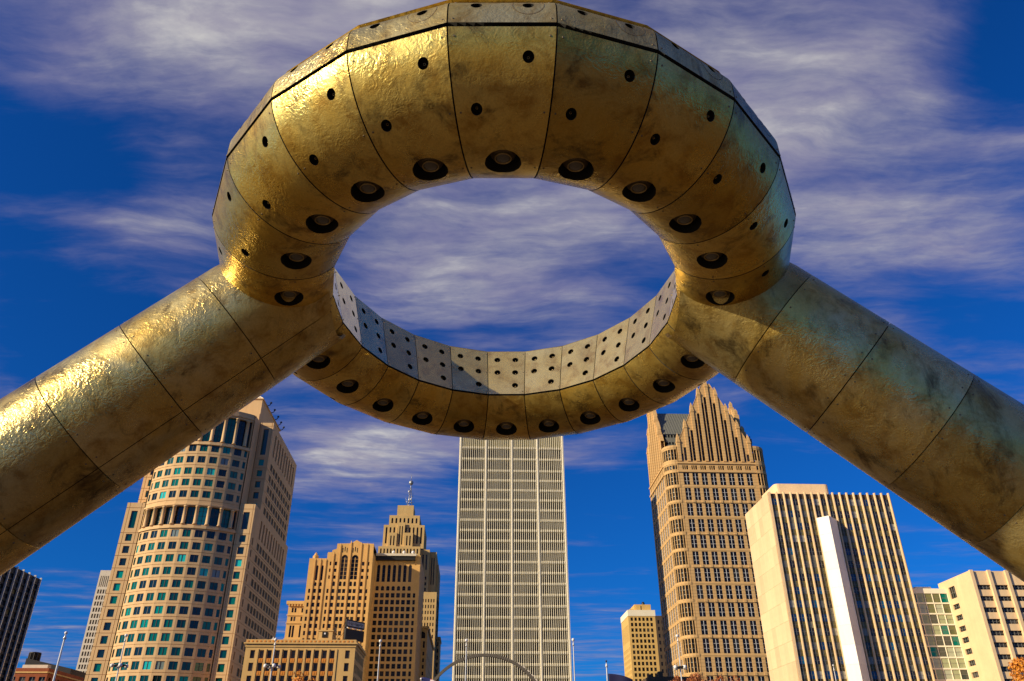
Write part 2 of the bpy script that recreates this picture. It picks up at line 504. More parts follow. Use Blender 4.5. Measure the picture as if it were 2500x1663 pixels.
class Building:
    def __init__(s, name, label, base, cat='building', group=None):
        s.root = link(name, None, None, (base[0], base[1], 0))
        tag(s.root, label, cat, group)
        s.off = (base[0], base[1], 0)
        s.wins = []
    def part(s, name, mb, mats, kind=None, parent=None, label=None):
        o = link(name, mb.mesh(name, M(*mats), s.off), parent or s.root)
        tag(o, label, None, None, kind)
        return o
    def piece(s, name, me, loc, rz=0.0, parent=None):
        return link(name, me, parent or s.root, (loc[0] - s.off[0], loc[1] - s.off[1], loc[2]), rz)
    def win(s, F, u0, u1, z0, z1, depth, style, prio=1.0):
        s.wins.append((prio, F, u0, u1, z0, z1, depth, style))
    def grid(s, mb, F, cols, rows, style, depth=0.4, z0=0.0, z1=None, mat=0, prio=1.0, grooves_u=(), grooves_v=(), gw=0.16, skip=None, zlo=0.0, grow=None):
        """regular windows: cols [(u0,u1)], rows [(z0,z1)] with real recesses"""
        zb, zt = zlo, z1
        if grow:
            cols = [(a - grow[0], b + grow[0]) for a, b in cols]
            rows = [(a - grow[1], b + grow[1]) for a, b in rows]
        eu = []
        for g in grooves_u: eu += [g - gw / 2, g + gw / 2]
        ev = []
        for g in grooves_v: ev += [g - gw / 2, g + gw / 2]
        us = cuts(F.w, cols, eu)
        vset = {round(zb, 3), round(zt, 3)}
        for a, b in rows:
            vset.add(round(a, 3)); vset.add(round(b, 3))
        for e in ev:
            vset.add(round(e, 3))
        vs = sorted(v for v in vset if zb - 1e-6 <= v <= zt + 1e-6)
        um = [(us[i] + us[i + 1]) / 2 for i in range(len(us) - 1)]
        vm = [(vs[j] + vs[j + 1]) / 2 for j in range(len(vs) - 1)]
        ci = [next((k for k, (a, b) in enumerate(cols) if a < u < b), None) for u in um]
        ri = [next((k for k, (a, b) in enumerate(rows) if a < v < b), None) for v in vm]
        gu = [any(abs(u - g) < gw / 2 for g in grooves_u) for u in um]
        gv = [any(abs(v - g) < gw / 2 for g in grooves_v) for v in vm]
        def kind(i, j):
            if ci[i] is not None and ri[j] is not None and not (skip and skip(ci[i], ri[j])):
                return 'open'
            if gu[i] or gv[j]:
                return 0.14
            return None
        facade(mb, F, us, vs, kind, depth, mat)
        for a, (u0, u1) in enumerate(cols):
            for b, (v0, v1) in enumerate(rows):
                if not (skip and skip(a, b)):
                    s.win(F, u0, u1, v0, v1, depth, style, prio)
    def size(s, k):
        """drawn at nominal size; stands smaller and nearer in the city block"""
        s.root.scale = (k, k, k)
        s.root.location = (s.root.location.x * k, s.root.location.y * k, 0)
    def finish(s, limit=295, name='window'):
        s.wins.sort(key=lambda q: -q[0])
        for (pr, F, u0, u1, z0, z1, d, st) in s.wins[:limit]:
            p = F.p((u0 + u1) / 2, z0, d)
            s.piece(name, win_mesh(u1 - u0, z1 - z0, st), p, F.rz)
        rest = s.wins[limit:]
        if rest:
            V = []; Fc = []; mi = []; mats = []
            for (pr, F, u0, u1, z0, z1, d, st) in rest:
                me = win_mesh(u1 - u0, z1 - z0, st)
                ids = []
                for m_ in me.materials:
                    if m_ not in mats:
                        mats.append(m_)
                    ids.append(mats.index(m_))
                p = F.p((u0 + u1) / 2, z0, d); c_, s_ = cos(F.rz), sin(F.rz); i0 = len(V)
                for vt in me.vertices:
                    x, y, z = vt.co
                    V.append((p[0] - s.off[0] + c_ * x - s_ * y, p[1] - s.off[1] + s_ * x + c_ * y, p[2] + z))
                for pl in me.polygons:
                    Fc.append(tuple(i0 + k for k in pl.vertices)); mi.append(ids[pl.material_index])
            me = bpy.data.meshes.new('far_windows')
            me.from_pydata(V, [], Fc)
            for m_ in mats:
                me.materials.append(m_)
            me.polygons.foreach_set('material_index', mi)
            me.update()
            tag(link('far_windows', me, s.root), kind='stuff')


def arch_fill(mb, F, u0, u1, zs, zt, d=0.0, mat=0, n=8, back=0.3):
    """masonry left in the corners above an arched head"""
    uc, r = (u0 + u1) / 2, (u1 - u0) / 2
    arc = [(uc + r * cos(pi * k / n), zs + (zt - zs) * sin(pi * k / n)) for k in range(n + 1)]
    for k in range(n):
        a, b = arc[k], arc[k + 1]
        cu2 = u1 if k < n / 2 else u0
        if k == n // 2 - 1 or k == n // 2:
            pass
        mb.face([F.p(cu2, zt, d), F.p(b[0], b[1], d), F.p(a[0], a[1], d)], mat)
        mb.face([F.p(a[0], a[1], d), F.p(b[0], b[1], d), F.p(b[0], b[1], d + back), F.p(a[0], a[1], d + back)], mat)


def even(a, b, n, frac):
    """n windows of width frac*pitch across a..b"""
    p = (b - a) / n
    return [(a + p * (k + 0.5 - frac / 2), a + p * (k + 0.5 + frac / 2)) for k in range(n)]


def wall_box(mb, x0, x1, y0, y1, z0, z1, mat=0, faces='lrbt'):
    """plain side walls: l r b(ack) f(ront) t(op)"""
    if 'f' in faces: mb.face([(x0, y0, z0), (x1, y0, z0), (x1, y0, z1), (x0, y0, z1)], mat)
    if 'r' in faces: mb.face([(x1, y0, z0), (x1, y1, z0), (x1, y1, z1), (x1, y0, z1)], mat)
    if 'b' in faces: mb.face([(x1, y1, z0), (x0, y1, z0), (x0, y1, z1), (x1, y1, z1)], mat)
    if 'l' in faces: mb.face([(x0, y1, z0), (x0, y0, z0), (x0, y0, z1), (x0, y1, z1)], mat)
    if 't' in faces: mb.face([(x0, y0, z1), (x1, y0, z1), (x1, y1, z1), (x0, y1, z1)], mat)


# ------------------------------------------------------------------ ground
m, t, b = principled('plaza_granite')
tcn = t.new('ShaderNodeTexCoord')
br = t.new('ShaderNodeTexBrick')
t.l.new(tcn.outputs['Object'], br.inputs['Vector'])
br.inputs['Scale'].default_value = 1.0
br.inputs['Color1'].default_value = (0.13, 0.074, 0.026, 1); br.inputs['Color2'].default_value = (0.10, 0.057, 0.020, 1)
br.inputs['Mortar'].default_value = (0.06, 0.045, 0.03, 1)
br.inputs['Mortar Size'].default_value = 0.012
br.inputs['Brick Width'].default_value = 1.2; br.inputs['Row Height'].default_value = 0.6
t.put(b.inputs['Base Color'], t.mix(t.math('MULTIPLY', t.noise(tcn.outputs['Object'], 0.4, 5), 0.5), br.outputs[0], (0.06, 0.034, 0.014, 1)))
b.inputs['Roughness'].default_value = 0.8
MATS['plaza_granite'] = m
plain('asphalt', (0.05, 0.05, 0.05), 0.9, 0, 0.3, 0.5)
mb = MB(); mb.face([(-6000, -6000, -0.02), (6000, -6000, -0.02), (6000, 6000, -0.02), (-6000, 6000, -0.02)])
tag(link('ground', mb.mesh('ground', M('asphalt'))), kind='structure')
mb = MB(); mb.box(-130, 130, -120, 135, -0.015, 0.12, 0)
tag(link('plaza_pavement', mb.mesh('plaza_pavement', M('plaza_granite'))), kind='structure')

# ================================================================== BUILDINGS
TEAL = ('glass_teal', 'frame_bronze', 2, 1, 0.16, 0)
TEAL1 = ('glass_teal', 'frame_bronze', 1, 1, 0.10, 0)
TEALTALL = ('glass_teal', 'frame_bronze', 2, 4, 0.16, 0)
DARK1 = ('glass_dark', 'frame_bronze', 1, 2, 0.12, 0)
DARK2 = ('glass_dark', 'frame_bronze', 2, 2, 0.10, 0)
GOTH = ('glass_black', 'frame_white', 2, 3, 0.13, 0)
STRIP = ('glass_black', 'frame_grey', 1, 9, 0.22, 0)
ARCHW = ('glass_dark', 'frame_bronze', 1, 4, 0.14, 1.0)
ARCHT = ('glass_dark', 'gold_limestone', 2, 6, 0.22, 1.0)
ARCHS = ('glass_dark', 'frame_bronze', 1, 2, 0.14, 1.0)
FLOOR = 3.87

# ---- pink granite tower with the bowed front --------------------------------
B = Building('bow_front_tower', 'tall pink granite tower with bowed front, teal windows and column bands', (-92, 280))
wall = MB()
rows_low = [(71.9 - FLOOR * k - 1.14, 71.9 - FLOOR * k + 1.14) for k in range(17)]
rows_up = [(zc_ - 1.14, zc_ + 1.14) for zc_ in (100.4, 96.45, 92.5, 88.6, 84.7)]
gl = [71.9 - FLOOR * (k + 0.5) for k in range(17)]
gup = [98.4, 94.5, 90.55, 86.6, 82.6]
for (xa, xb) in ((-113.0, -107.3), (-76.7, -71.8)):
    F = Face(xa, 255, xb, 255)
    c = F.w / 2
    B.grid(wall, F, [(c - 1.0, c + 1.0)], rows_low + [(74.9, 80.6)], TEAL1, 0.35, z1=83.3, prio=6, grooves_u=(c - 1.9, c + 1.9), grooves_v=gl + [73.4, 81.6])
    wall.face([(xa, 255, 83.3), (xb, 255, 83.3), (xb, 262, 83.3), (xa, 262, 83.3)])
    F = Face(xa + 0.15, 262, xb - 0.15, 262)
    c = F.w / 2
    B.grid(wall, F, [(c - 0.9, c + 0.9)], rows_up + [(103.2, 112.9)], TEAL1, 0.35, z1=115.3, zlo=83.3, prio=6, grooves_u=(c - 1.8, c + 1.8), grooves_v=gup + [102.0, 114.0])
R_, HA = 22.4, 42.0
cxb, cyb = -92.0, 255 + 22.4 * cos(radians(42))
angs = [-HA]
for k in range(10):
    angs.append(angs[-1] + (HA * 2 / 9) * (0.5 if k in (0, 9) else 1.0))
pts = [(cxb + R_ * sin(radians(a)), cyb - R_ * cos(radians(a))) for a in angs]
led = [MB() for k in range(4)]
colm = {}
for hgt in (6.0, 9.4):
    cm = MB(); cm.lathe([(0.72, 0), (0.72, 0.35), (0.60, 0.4), (0.56, hgt - 0.4), (0.70, hgt - 0.35), (0.70, hgt)], seg=12)
    colm[hgt] = cm.mesh('column', M('pink_granite'))
for k in range(10):
    F = Face(*pts[k], *pts[k + 1])
    half = k in (0, 9)
    ww = F.w * (0.56 if half else 0.66)
    c = F.w / 2
    col = [(c - ww / 2, c + ww / 2)]
    tall = [(0.25, F.w - 0.25)]
    st_ = TEAL1 if half else TEAL
    B.grid(wall, F, col, rows_low, st_, 0.22, z1=74.7, prio=10, grooves_v=gl)
    B.grid(wall, F, tall, [(74.75, 80.75)], TEALTALL if not half else TEAL1, 0.95, z1=81.6, zlo=74.7, prio=9)
    B.grid(wall, F, col, rows_up, st_, 0.22, z1=102.6, zlo=81.6, prio=10, grooves_v=gup)
    B.grid(wall, F, tall, [(102.8, 112.3)], TEALTALL if not half else TEAL1, 0.95, z1=115.0, zlo=102.6, prio=9)
    for li, (za, zb, d) in enumerate(((73.5, 74.3, 0.45), (81.0, 81.5, 0.3), (101.6, 102.5, 0.45), (113.0, 113.6, 0.35))):
        a0, a1 = F.p(-0.12, za, -d), F.p(F.w + 0.12, za, -d)
        i0, i1 = F.p(-0.1, za, 0.02), F.p(F.w + 0.1, za, 0.02)
        led[li].prism([(a0[0], a0[1]), (a1[0], a1[1]), (i1[0], i1[1]), (i0[0], i0[1])], za, zb)
    if k > 0:
        for (z_, hgt) in ((74.75, 6.0), (102.85, 9.4)):
            p = F.p(0, z_, 0.15)
            B.piece('column', colm[hgt], p)
for l_ in led:
    B.part('cornice', l_, ['pink_granite'])
for xs, sgn in ((-107.3, 1), (-76.7, -1)):
    q = [(xs, 255, 83.3), (xs, 262, 83.3), (xs, 262, 115), (xs, 255, 115)]
    wall.face(q if sgn > 0 else q[::-1])
wall.face([(p[0], p[1], 115) for p in pts] + [(-76.7, 262, 115), (-107.3, 262, 115)])
# shaded right-hand side
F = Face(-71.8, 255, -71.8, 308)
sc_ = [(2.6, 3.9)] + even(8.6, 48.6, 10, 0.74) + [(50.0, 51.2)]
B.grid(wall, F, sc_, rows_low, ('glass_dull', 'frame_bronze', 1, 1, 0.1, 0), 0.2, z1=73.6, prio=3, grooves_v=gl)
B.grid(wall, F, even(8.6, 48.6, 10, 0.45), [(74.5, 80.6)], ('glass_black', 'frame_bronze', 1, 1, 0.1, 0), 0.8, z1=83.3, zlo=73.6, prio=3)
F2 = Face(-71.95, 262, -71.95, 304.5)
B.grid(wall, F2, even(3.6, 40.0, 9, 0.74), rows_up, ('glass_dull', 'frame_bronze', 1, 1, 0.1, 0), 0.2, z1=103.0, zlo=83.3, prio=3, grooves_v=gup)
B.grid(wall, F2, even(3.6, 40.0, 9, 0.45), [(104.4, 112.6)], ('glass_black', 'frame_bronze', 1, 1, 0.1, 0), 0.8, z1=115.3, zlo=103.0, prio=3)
wall.face([(-71.8, 304.5, 83.3), (-71.8, 308, 83.3), (-113, 308, 83.3), (-113, 304.5, 83.3)])
wall_box(wall, -113, -71.8, 255, 308, 0, 83.3, 0, 'lb')
wall_box(wall, -112.85, -71.95, 262, 304.5, 83.3, 115.3, 0, 'lbt')
B.part('wall', wall, ['pink_granite'])
pent = MB()
wall_box(pent, -103, -78, 263.5, 303, 115.3, 119.5, 0, 'flrbt')
wall_box(pent, -97.2, -80, 271, 301, 119.5, 128.6, 0, 'flrbt')
pent.box(-97.6, -79.6, 270.6, 301.4, 128.6, 129.0)
po = B.part('penthouse', pent, ['pink_granite'])
rf = MB()
ap = (-88.6, 284.5, 138.2)
ev = [(-97.4, 271, 129), (-79.8, 271, 129), (-79.8, 301, 129), (-97.4, 301, 129)]
for k in range(4):
    a, b_ = Vector(ev[k]), Vector(ev[(k + 1) % 4]); A_ = Vector(ap)
    n_ = 14
    for q in range(n_):                                   # standing-seam metal
        p0 = a.lerp(b_, q / n_); p1 = a.lerp(b_, (q + 0.86) / n_); p2 = a.lerp(b_, (q + 1) / n_)
        lift = Vector((0, 0, 0.25))
        rf.face([p0, p1, A_]); rf.face([p1 + lift, p2 + lift, A_ + lift * 0.2]); rf.face([p1, p1 + lift, A_])
B.part('roof', rf, ['pale_concrete'])
lm = MB(); lm.tube([(0, 0, 0), (0.6, 0, 0.1), (1.3, 0, 0.5), (1.7, 0, 1.3)], 0.24, 6); lm.lathe([(0.12, 0), (0.6, 0.3), (0.6, 0.9), (0.1, 1.2)], (1.75, 0, 1.2), 8)
lm.v = [(x * 0.7, y * 0.7, z_ * 0.7) for x, y, z_ in lm.v]
lme = lm.mesh('roof_lamp', M('dark_metal'))
for y_ in (277, 283.5, 290, 295.5, 300.5):
    B.piece('roof_lamp', lme, (-79.6, y_, 128.8))
lm2 = MB(); lm2.lathe([(0.5, 0), (0.5, 0.2), (0.2, 0.4), (0.2, 1.0), (0.5, 1.2), (0.35, 1.8)], seg=8)
B.piece('roof_finial', lm2.mesh('roof_finial', M('dark_metal')), (-88.6, 275, 131.2))
B.finish(285)
B.size(0.75)

# ---- white slit-window tower in the middle ----------------------------------
B = Building('slit_window_tower', 'slender cream white tower of narrow slit windows behind the ring', (15, 328))
X0, X1, YF = -6.9, 37.1, 310.0
sp = [125.6, 120.6, 115.5] + [111.3 - 4.155 * k for k in range(26)]
bw = (X1 - X0 - 1.1) / 4
pier = MB(); pier.box(-0.45, 0.45, -0.4, 0.4, 0, 133); pier.box(-0.15, 0.15, -0.5, -0.4, 0, 133)
pme = pier.mesh('pier', M('cream_concrete'))
for k in range(5):
    B.piece('pier', pme, (X0 + 0.55 + bw * k, YF, 0))
mul = MB()
zs = []
top = 133.0
for s_ in sp:
    zs.append((s_ + 0.66, top, 0.085)); zs.append((s_ - 0.66, s_ + 0.66, 0.19)); top = s_ - 0.66
zs.append((0, top, 0.085))
for (a, b_, hw) in zs:
    if hw < 0.15:
        mul.box(-hw, hw, -0.28, 0.05, a, b_, 0, False)
    else:                                                  # the bead widens in a soft hourglass at each floor
        mul.face([(-0.10, -0.28, a), (0.10, -0.28, a), (0.21, -0.55, a + 0.3), (-0.21, -0.55, a + 0.3)])
        mul.box(-hw, hw, -0.55, 0.05, a + 0.3, b_ - 0.3, 0)
        mul.face([(-0.21, -0.55, b_ - 0.3), (0.21, -0.55, b_ - 0.3), (0.10, -0.28, b_), (-0.10, -0.28, b_)])
        for q in (-1, 1):
            mul.face([(q * 0.10, -0.28, a), (q * 0.21, -0.55, a + 0.3), (q * 0.21, 0.05, a + 0.3), (q * 0.10, 0.05, a)][::q])
            mul.face([(q * 0.21, -0.55, b_ - 0.3), (q * 0.10, -0.28, b_), (q * 0.10, 0.05, b_), (q * 0.21, 0.05, b_ - 0.3)][::q])
mme = mul.mesh('mullion', M('cream_concrete'))
slit = (bw - 1.1) / 12
for k in range(4):
    for q in range(12):
        B.piece('mullion', mme, (X0 + 1.1 + bw * k + slit * (q + 0.62), YF + 0.1, 0))
spm = MB(); spm.box(0, bw - 1.1, 0, 0.3, -0.66, 0.66)
spme = spm.mesh('spandrel', M('olive_spandrel'))
F = Face(X0, YF, X1, YF)
for k in range(4):
    u0 = 1.1 + bw * k
    for s_ in sp:
        B.piece('spandrel', spme, (X0 + u0, YF + 0.08, s_))
    top = 124.94
    for s_ in sp[1:]:
        for h_ in (0, 1):
            w_ = (bw - 1.1) / 2
            B.win(F, u0 + w_ * h_, u0 + w_ * (h_ + 1), s_ + 0.66, top, 0.34, ('glass_dull', 'frame_bronze', 6, 1, 0.06, 0), s_)
        top = s_ - 0.66
scr = MB()
for k in range(4):
    scr.box(X0 + 1.1 + bw * k, X0 + bw * (k + 1), YF + 0.12, YF + 0.5, 126.26, 133)
B.part('louvre_screen', scr, ['olive_spandrel'])
core = MB(); wall_box(core, X0 + 0.05, X1 - 0.05, YF + 0.42, 346, 0, 133, 0, 'lrbt')
wall_box(core, X0 + 0.05, X1 - 0.05, YF + 0.52, 346, 0, 133, 1, 'f')
B.part('wall', core, ['cream_concrete', 'dark_stone'])
B.finish()

# ---- gothic gabled tower ----------------------------------------------------
B = Building('gabled_gothic_tower', 'golden granite skyscraper with stepped gothic gable and pinnacles right of centre', (101, 325))
wall = MB()
PIT = 3.8
rowsG = [(110.05 - 6.53 * k, 115.25 - 6.53 * k) for k in range(17)]
fric = []
def gable(F, uc, ncol, prio):
    """stepped pointed gable above z=120 on wall plane F, centred at uc"""
    wcols = [(uc + (k - ncol / 2) * PIT + 0.66, uc + (k - ncol / 2) * PIT + 3.14) for k in range(ncol)]
    B.grid(wall, F, wcols, rowsG, GOTH, 0.22, z1=115.4, prio=prio)
    fr = []
    for a, b_ in wcols:
        fr += [(a + 0.02, a + 0.62), (a + 0.82, a + 1.42), (a + 1.62, b_ - 0.02)]
    B.grid(wall, F, fr, [(116.7, 118.5)], ('glass_black', 'frame_bronze', 1, 1, 0.1, 0), 0.5, z1=120.0, zlo=115.4, prio=prio * 0.4)
    zo = lambda u: 160.4 - 2.08 * max(1.7, abs(u - uc))
    zt = lambda u: 153.9 - 2.08 * abs(u - uc)
    us = [max(0.0, uc - ncol / 2 * PIT - 0.6)]
    for a, b_ in wcols:
        m_ = (a + b_) / 2
        us += [a + 0.0, m_ - 0.16, m_ + 0.16, b_ - 0.0]
    us.append(min(F.w, uc + ncol / 2 * PIT + 0.6))
    us_lim = ncol / 2 * PIT + 0.6
    for i in range(len(us) - 1):
        u0, u1 = us[i], us[i + 1]
        isw = i % 4 in (1, 3)
        segs = [(u0, u1)] if not (u0 < uc < u1) else [(u0, uc), (uc, u1)]
        for (a, b_) in segs:
            za, zb = max(zo(a), 121.0), max(zo(b_), 121.0)
            if isw:
                h = min(zt(a), zt(b_))
                if h < 122.5:
                    wall.face([F.p(a, 120), F.p(b_, 120), F.p(b_, zb), F.p(a, za)]); continue
                wall.face([F.p(a, h), F.p(b_, h), F.p(b_, zb), F.p(a, za)])
                wall.face([F.p(a, 120), F.p(a, 120, 0.55), F.p(a, h, 0.55), F.p(a, h)])
                wall.face([F.p(b_, 120, 0.55), F.p(b_, 120), F.p(b_, h), F.p(b_, h, 0.55)])
                wall.face([F.p(a, 120), F.p(b_, 120), F.p(b_, 120.6), F.p(a, 120.6)])
                B.win(F, a, b_, 120.6, h, 0.5, STRIP, prio)
            else:
                wall.face([F.p(a, 120), F.p(b_, 120), F.p(b_, zb), F.p(a, za)])
    # thickness: the sloping coping
    cop = []
    for sgn in (-1, 1):
        a, b_ = uc + sgn * 1.7, uc + sgn * (ncol / 2 * PIT + 0.6)
        q = [F.p(a, zo(a), -0.15), F.p(b_, zo(b_), -0.15), F.p(b_, zo(b_), 1.6), F.p(a, zo(a), 1.6)]
        wall.face(q if sgn > 0 else q[::-1])
        wall.face([F.p(a, zo(a), 1.6), F.p(b_, zo(b_), 1.6), F.p(b_, 120, 1.6), F.p(a, 120, 1.6)][::sgn])
    # pinnacled piers
    for d, zt_ in ((0, 159.6), (3.8, 155.6), (7.6, 147.8), (11.4, 140.0), (15.2, 133.2)):
        for sgn in ((1,) if d == 0 else (-1, 1)):
            u = uc + sgn * d
            if d > ncol / 2 * PIT + 0.7:
                continue
            pm = MB()
            hw = 0.66
            z0 = 120.3
            a, b_, c_, d_ = [F.p(u + s1 * hw, 0, s2) for s1, s2 in ((-1, -0.45), (1, -0.45), (1, 1.2), (-1, 1.2))]
            ring = [(p[0], p[1]) for p in (a, b_, c_, d_)]
            pm.prism(ring, z0, zt_ - 3.6)
            mid = F.p(u, 0, 0.4)
            pm.prism([(mid[0] + (p[0] - mid[0]) * 1.18, mid[1] + (p[1] - mid[1]) * 1.18) for p in ring], zt_ - 4.6, zt_ - 3.9)
            for k in range(4):
                p, q = ring[k], ring[(k + 1) % 4]
                pm.face([(p[0], p[1], zt_ - 3.6), (q[0], q[1], zt_ - 3.6), (mid[0] + (q[0] - mid[0]) * 0.75, mid[1] + (q[1] - mid[1]) * 0.75, zt_ - 1.9), (mid[0] + (p[0] - mid[0]) * 0.75, mid[1] + (p[1] - mid[1]) * 0.75, zt_ - 1.9)])
                pm.face([(mid[0] + (p[0] - mid[0]) * 0.75, mid[1] + (p[1] - mid[1]) * 0.75, zt_ - 1.9), (mid[0] + (q[0] - mid[0]) * 0.75, mid[1] + (q[1] - mid[1]) * 0.75, zt_ - 1.9), (mid[0], mid[1], zt_)])
            B.part('pinnacle', pm, ['gold_granite'])
F = Face(84.1, 308, 118.0, 308); gable(F, 101 - 84.1, 8, 8)
FL = Face(79.6, 341.5, 79.6, 312.5); gable(FL, 14.5, 7, 2)
# spandrel string courses and corner blocks
bl = MB()
for k in range(17):
    z_ = 109.5 - 6.53 * k
    if k % 2 == 1:
        bl.box(86.0, 115.8, 307.82, 308.02, z_ - 0.55, z_ + 0.4)
        for q in range(7):
            xx = 101 + (q - 3) * PIT
            bl.box(xx - 0.55, xx + 0.55, 307.6, 307.85, z_ - 0.55, z_ + 0.45)
    else:
        bl.box(86.0, 115.8, 307.9, 308.02, z_ - 0.35, z_ + 0.25)
for z_ in (115.5, 119.2):
    bl.box(84.3, 117.8, 307.55, 308.02, z_, z_ + 0.7)
    bl.box(79.2, 79.62, 312.6, 341.4, z_, z_ + 0.7)
B.part('string_course', bl, ['gold_granite'])
# the rounded corner bays
for (tx, ty, r, a0, a1) in ((84.3, 312.6, 4.7, 180, 275), (117.9, 312.6, 5.2, 265, 360)):
    n = 6
    pp = [(tx + r * cos(radians(a0 + (a1 - a0) * k / n)), ty + r * sin(radians(a0 + (a1 - a0) * k / n))) for k in range(n + 1)]
    for k in range(n):
        F = Face(*pp[k], *pp[k + 1])
        c = F.w / 2
        B.grid(wall, F, [(c - 0.5, c + 0.5)], rowsG + [(116.7, 118.5), (120.9, 125.6)], ('glass_dull', 'frame_grey', 1, 3, 0.16, 0), 0.4, z1=127.4, prio=5 if a0 == 180 else 1)
        for z_ in [109.5 - 6.53 * q for q in range(16)] + [115.8, 119.5, 126.6]:
            a_, b_ = F.p(0, 0, -0.1), F.p(F.w, 0, -0.1); c_, d_ = F.p(F.w, 0, 0.02), F.p(0, 0, 0.02)
            wall.prism([(a_[0], a_[1]), (b_[0], b_[1]), (c_[0], c_[1]), (d_[0], d_[1])], z_ - 0.5, z_ + 0.55)
    wall.face([(p[0], p[1], 127.4) for p in pp] + [(tx, ty, 127.4)])
wall_box(wall, 79.7, 123.0, 312.6, 341.5, 0, 120.2, 0, 'rbt')
B.part('wall', wall, ['gold_granite'])
rf = MB()
# louvred drum and pitched metal roofs behind the gables
for (z0, z1, y0) in ((120.2, 124.0, 312.4), (124.0, 128.0, 313.2), (128.0, 131.6, 314.0), (131.6, 135.2, 314.8)):
    rf.box(82.4, 120.4, y0, 340, z0, z1 - 1.5, 0)
    rf.box(83.4, 119.4, y0 + 0.7, 339.6, z1 - 1.5, z1, 1)
for q in range(28):
    xx = 83.2 + q * 1.35
    for (z1, y0) in ((124.0, 312.4), (128.0, 313.2), (131.6, 314.0), (135.2, 314.8)):
        rf.box(xx, xx + 0.4, y0 + 0.45, y0 + 0.7, z1 - 1.5, z1, 0)
yr, zr, ze = 326.0, 150.2, 135.4
for (ya, sgn) in ((315.0, 1), (339.0, -1)):
    for q in range(31):
        xa, xb = 81.5 + q * 1.15, 81.5 + q * 1.15 + 1.0
        f_ = [(xa, ya, ze), (xb, ya, ze), (xb, yr, zr), (xa, yr, zr)]
        rf.face(f_ if sgn > 0 else f_[::-1])
        f_ = [(xb, ya, ze + 0.2), (xb + 0.15, ya, ze + 0.2), (xb + 0.15, yr, zr + 0.2), (xb, yr, zr + 0.2)]
        rf.face(f_ if sgn > 0 else f_[::-1]); 
for xs in (91.5, 110.5):
    f_ = [(xs, 309.7, 136), (101, 309.7, 154), (101, 338, 154), (xs, 338, 136)]
    rf.face(f_)
B.part('roof', rf, ['grey_roof', 'black_void'])
gb = MB()
prof_ = [(312.8, 120.2), (341.2, 120.2), (341.2, 124.0), (328.5, 153.0), (325.5, 153.0), (312.8, 124.0)]
gb.face([(118.4, y_, z_) for y_, z_ in prof_]); gb.face([(117.2, y_, z_) for y_, z_ in reversed(prof_)])
for k in range(6):
    (ya, za_), (yb, zb_) = prof_[k], prof_[(k + 1) % 6]
    gb.face([(118.4, yb, zb_), (118.4, ya, za_), (117.2, ya, za_), (117.2, yb, zb_)])
B.part('side_gable', gb, ['gold_granite'])
for (y_, zt_) in ((327.0, 157.5), (322.0, 151.5), (317.0, 141.0)):
    pm = MB(); pm.box(116.6, 118.8, y_ - 0.7, y_ + 0.7, zt_ - 12, zt_ - 3.4); pm.prism([(117.0, y_ - 0.5), (118.4, y_ - 0.5), (118.4, y_ + 0.5), (117.0, y_ + 0.5)], zt_ - 3.4, zt_ - 1.5)
    for (xa, ya, xb, yb) in ((117.0, y_ - 0.5, 118.4, y_ - 0.5), (118.4, y_ - 0.5, 118.4, y_ + 0.5), (118.4, y_ + 0.5, 117.0, y_ + 0.5), (117.0, y_ + 0.5, 117.0, y_ - 0.5)):
        pm.face([(xa, ya, zt_ - 1.5), (xb, yb, zt_ - 1.5), (117.7, y_, zt_)])
    B.part('pinnacle', pm, ['gold_granite'])
B.finish()

# ---- white finned slab with marble end wall ----------------------------------
B = Building('finned_slab_building', 'cream slab building with white vertical fins and blank marble end wall', (90, 199))
X0, X1, Y0, Y1, H = 74.4, 106.3, 190.0, 208.0, 66.5
wall = MB()
F = Face(X0, Y0, X1, Y0)
fp = (X1 - X0 - 1.0) / 17
fm = MB(); fm.box(-0.2, 0.2, -0.34, 0.1, 0, H + 0.35); fm.box(-0.1, 0.1, -0.42, -0.34, 0, H + 0.3)
fme = fm.mesh('fin', M('cream_marble'))
for k in range(18):
    B.piece('fin', fme, (X0 + 0.5 + fp * k, Y0, 0))
fl = 3.13
for k in range(17):
    for q in range(21):
        z0 = H - 0.9 - fl * (q + 1) + 1.05
        u0 = 0.5 + fp * k + 0.2
        B.win(F, u0, u0 + fp - 0.4, z0, z0 + 1.62, 0.05, ('glass_mixed', 'frame_grey', 2, 2, 0.10, 0), 100 - q)
        B.win(F, u0, u0 + fp - 0.4, z0 - 1.45, z0 - 0.06, 0.06, ('glass_spandrel', 'frame_grey', 2, 2, 0.08, 0), 60 - q)
spn = MB()
wall_box(wall, X0, X1, Y0 + 0.12, Y1, 0, H, 0, 'rbt')
wall.face([(X0, Y0 + 0.12, 0), (X1, Y0 + 0.12, 0), (X1, Y0 + 0.12, H), (X0, Y0 + 0.12, H)], 1)
wall.face([(X0, Y1, 0), (X0, Y0 - 0.3, 0), (X0, Y0 - 0.3, H), (X0, Y1, H)], 0)
wall.box(X0, X0 + 0.34, Y0 - 0.4, Y0 + 0.2, 0, H + 0.2)
B.part('wall', wall, ['cream_marble', 'dark_stone'])
pw, phh = (Y1 - Y0 + 0.3) / 6, H / 15
pn = MB(); pn.box(-0.14, 0, -pw + 0.03, 0, 0.02, phh - 0.02)
pnm = pn.mesh('marble_panel', M('cream_marble'))
for i in range(6):
    for j in range(15):
        B.piece('marble_panel', pnm, (X0 - 0.004 - random.random() * 0.02, Y1 - pw * i, phh * j))
ph = MB()
rr = 1.1
poly = []
